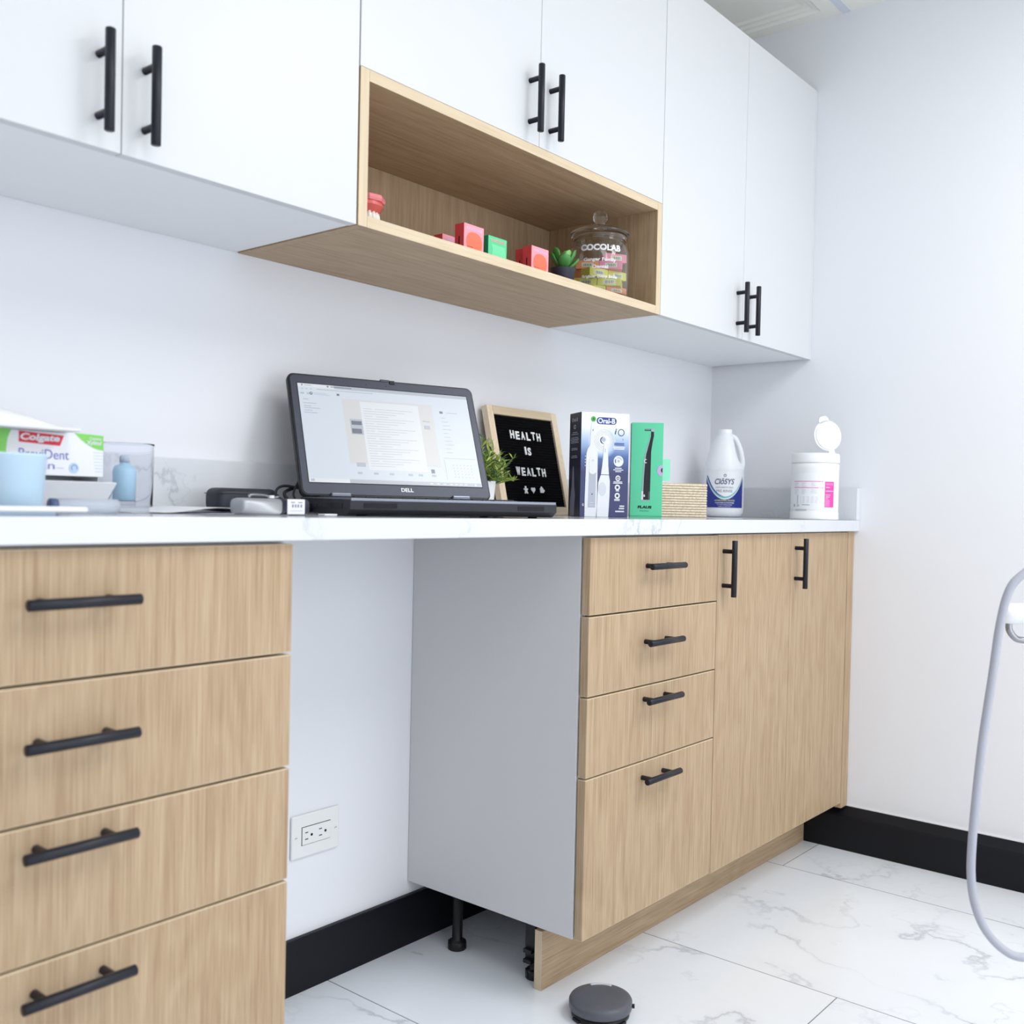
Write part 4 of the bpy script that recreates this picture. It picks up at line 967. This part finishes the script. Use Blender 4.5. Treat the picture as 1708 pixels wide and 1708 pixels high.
# glass jar with mini boxes
JX, JY = -.933, -.243; JR = .0665
jr = thing('glass_jar', 'round clear glass jar with white lettering and knob lid on the shelf', 'jar', (JX, JY, SZ+.0003))
b = MB(); b.lathe([(0, 0), (.056, 0), (.063, .003), (.0655, .010), (JR, .022), (JR, .098), (.0645, .110), (.0600, .119), (.0570, .123), (.0570, .127), (.0600, .129), (.0610, .132), (.0600, .135), (.0570, .136), (.0550, .134), (.0545, .124), (.0575, .117), (.0620, .109), (.0640, .098), (.0640, .022), (.0625, .011), (.058, .006), (0, .005)], M_glass, n=72); b.build('jar_body', jr)
b = MB(); b.lathe([(0, .1385), (.0540, .1385), (.0560, .1375), (.0630, .1375), (.0650, .1400), (.0650, .1435), (.0620, .1465), (.0500, .1530), (.0300, .1580), (.0120, .1600), (.0090, .1640), (.0100, .1680), (.0145, .1730), (.0160, .1800), (.0150, .1870), (.0110, .1930), (0, .1950)], M_glass, n=64); b.build('jar_lid', jr)
fa = math.atan2(-1.5523-JY, -2.7311-JX); cf = cylframe((0, 0, 0), JR+.0004, fa+.02, 0)
b = MB(); b.text(cf, 'COCOLAB', .002, .1000, M_bw, w=.090, h=.0135, bold=.045); b.text(cf, 'Ganger Family', .0, .0735, M_bw, w=.072, h=.0095, bold=.035); b.text(cf, 'Dental', .001, .0590, M_bw, w=.034, h=.0075, bold=.035); b.text(cf, 'Brighter Every Smile', .0, .0375, M_bw, w=.078, h=.0085, bold=.035); b.build('lettering', jr)
M_ye = mat('yellow_card', (228, 224, 108), .5); M_oc = mat('orange_card', (248, 160, 112), .5); M_pc = mat('rose_card', (246, 152, 176), .5)
M_cream = mat('cream_print', (232, 230, 196), .5)
def mini(m):
    root = thing('mini_box', 'x', 'box', (0, 0, 0), 0, 'mini boxes inside the glass jar')
    b = MB(); b.box(-.0245, .0245, -.0165, .0165, 0, .0178, m, .0004)
    for s in (1,):
        fr = frame((-.0245 if s > 0 else .0245, -.0165*s, 0), (s, 0, 0), (0, 0, 1), (0, -s, 0)); b.rect(fr, .012, .038, .004, .0135, M_cream, .0002)
        for q in range(11): b.rect(fr, .016+q*.0018, .016+q*.0018+.0006+.0004*(q % 3), .0055, .0115, M_gry, .0003)
    b.build('carton', root); return root
pro = {'yellow': mini(M_ye), 'orange': mini(M_oc), 'rose pink': mini(M_pc)}; used = set()
def put(colr, x, y, lv, rz, label):
    loc = (JX+x, JY+y, SZ+.0003+.0062+lv*.0182)
    if colr not in used: used.add(colr); o = pro[colr]; o.location = loc; o.rotation_euler = (0, 0, rz); o['label'] = label
    else: dup(pro[colr], loc, rz, label)
def lay(lv, rot, cols, lab_):
    for (sx_, sy_), c_ in zip(((-1, -1), (1, -1), (-1, 1), (1, 1)), cols):
        if not c_: continue
        x, y = sx_*.0250, sy_*.0170; put(c_, x*math.cos(rot)-y*math.sin(rot), x*math.sin(rot)+y*math.cos(rot), lv, rot, lab_(c_))
lay(0, -.45, ('yellow', 'orange', 'yellow', 'yellow'), lambda c_: f'{c_} mini box lying in the bottom layer of the glass jar')
lay(1, -1.05, ('yellow', 'yellow', 'yellow', 'yellow'), lambda c_: f'{c_} mini box lying in the second layer up in the glass jar')
lay(2, -.30, ('yellow', 'yellow', 'orange', 'yellow'), lambda c_: f'{c_} mini box lying in the third layer up in the glass jar')
lay(3, -.95, ('orange', 'rose pink', '', 'orange'), lambda c_: f'{c_} mini box lying in the fourth layer up in the glass jar')
lay(4, -.55, ('', 'rose pink', '', ''), lambda c_: f'{c_} mini box topmost of the pile in the glass jar')

# ------------------------------------------------------------------ floor disc, dental hose and arm
M_disc = mat('grey_foot_pedal_plastic', (88, 90, 98), .4)
fp_ = thing('foot_pedal', 'round grey foot pedal disc lying on the marble floor', 'foot pedal', (-1.214, -.489, 0))
b = MB(); b.lathe([(0, .0125), (.054, .0125), (.0575, .014), (.0585, .017), (.0585, .0275), (.0565, .031), (.050, .0335), (.030, .0355), (0, .0360)], M_disc, n=64); b.build('pedal_top', fp_)
b = MB(); b.lathe([(0, 0), (.050, 0), (.054, .002), (.054, .009), (.046, .0127), (0, .0127)], M_blackp, n=48)
va = math.atan2(-1.5523+.489, -2.7311+1.214)
for k, da in enumerate((-.9, -.3, .35, .8)): b.box(.048, .058, -.009, .009, .001, .006, M_blackp, .001, T=Matrix.Rotation(va+da, 4, 'Z'))
b.build('pedal_base', fp_)
b = MB(); b.tube([(.0585*math.cos(va+PI/2), .0585*math.sin(va+PI/2), .018), (.063*math.cos(va+PI/2), .063*math.sin(va+PI/2), .018)], .004, M_blackp, n=10, sub=1); b.build('cable_stub', fp_)
b = MB(); P = [(.045*math.cos(va+PI+t_), .045*math.sin(va+PI+t_), .0345-.0002) for t_ in [(-.45+.9*i/12) for i in range(13)]]  # pale arc along the far side of the pedal top
b.tube(P, .0018, mat('pale_grey_arc', (205, 206, 210), .4), n=8, sub=1); b.build('pale_arc', fp_)

M_hose = mat('grey_silicone_hose', (176, 177, 188), .45)
hp = [(-1.000, -1.316, .800), (-1.040, -1.262, .872), (-1.087, -1.205, .881), (-1.116, -1.169, .852), (-1.130, -1.153, .827), (-1.139, -1.144, .777), (-1.146, -1.137, .697), (-1.155, -1.129, .608), (-1.161, -1.124, .527), (-1.165, -1.121, .456), (-1.166, -1.121, .402), (-1.162, -1.127, .358), (-1.152, -1.141, .320), (-1.135, -1.163, .292), (-1.117, -1.186, .282), (-1.082, -1.229, .289), (-1.043, -1.275, .371), (-1.021, -1.299, .505), (-.990, -1.325, .70)]
tag(MB().tube(hp, .0063, M_hose, n=18, sub=5).build('dental_hose'), 'grey dental hose hanging in a loop at the right edge of the photo', 'hose')
ar = thing('instrument_arm', 'white rounded instrument arm end with chrome loop behind the grey hose', 'dental arm', (-.86, -1.345, 0))
o_ = Vector((-.86, -1.345, 0)); A0 = Vector((-1.0320, -1.116, .782))-o_; A1 = Vector((-.80, -1.405, .788))-o_; dn = (A1-A0).normalized()
b = MB(); st = [A0+dn*.000, A0+dn*.003, A0+dn*.008, A0+dn*.016, A1]
b.tube([A0, A0+dn*.002, A0+dn*.005, A0+dn*.010, A0+dn*.018, A0+dn*.05, A1], .0165, M_wp, n=28, sub=1, radii=None) if False else None
q_ = dn.to_track_quat('Z', 'Y').to_matrix().to_4x4(); q_.translation = A0; LL = (A1-A0).length
b.lathe([(0, 0), (.006, .0008), (.011, .003), (.0145, .007), (.0165, .013), (.0168, .020), (.0168, LL-.004), (.015, LL), (0, LL)], M_wp, n=36, T=q_); b.build('arm_tube', ar)
b = MB(); B0 = A0+dn*.0145+Vector((0, 0, -.015)); b.tube([B0, B0+Vector((0, 0, -.008)), B0+Vector((0, 0, -.015))+dn*.003, B0+Vector((0, 0, -.022))+dn*.009, B0+Vector((0, 0, -.026))+dn*.017, B0+Vector((0, 0, -.027))+dn*.035, B0+Vector((0, 0, -.022))+dn*.050, B0+Vector((0, 0, -.008))+dn*.056, B0+dn*.056], .0052, M_chrome, n=18, sub=5); b.build('chrome_loop', ar)
b = MB(); pz = A1-dn*.02; b.cyl((pz.x, pz.y, .03), (pz.x, pz.y, .775), .02, M_wp); b.lathe([(0, 0), (.11, 0), (.115, .005), (.11, .02), (.03, .035), (0, .035)], M_wp, c=(pz.x, pz.y, 0)); b.build('stand_pole', ar)

for o in (HV, HH):
    me = o.data; bpy.data.objects.remove(o)
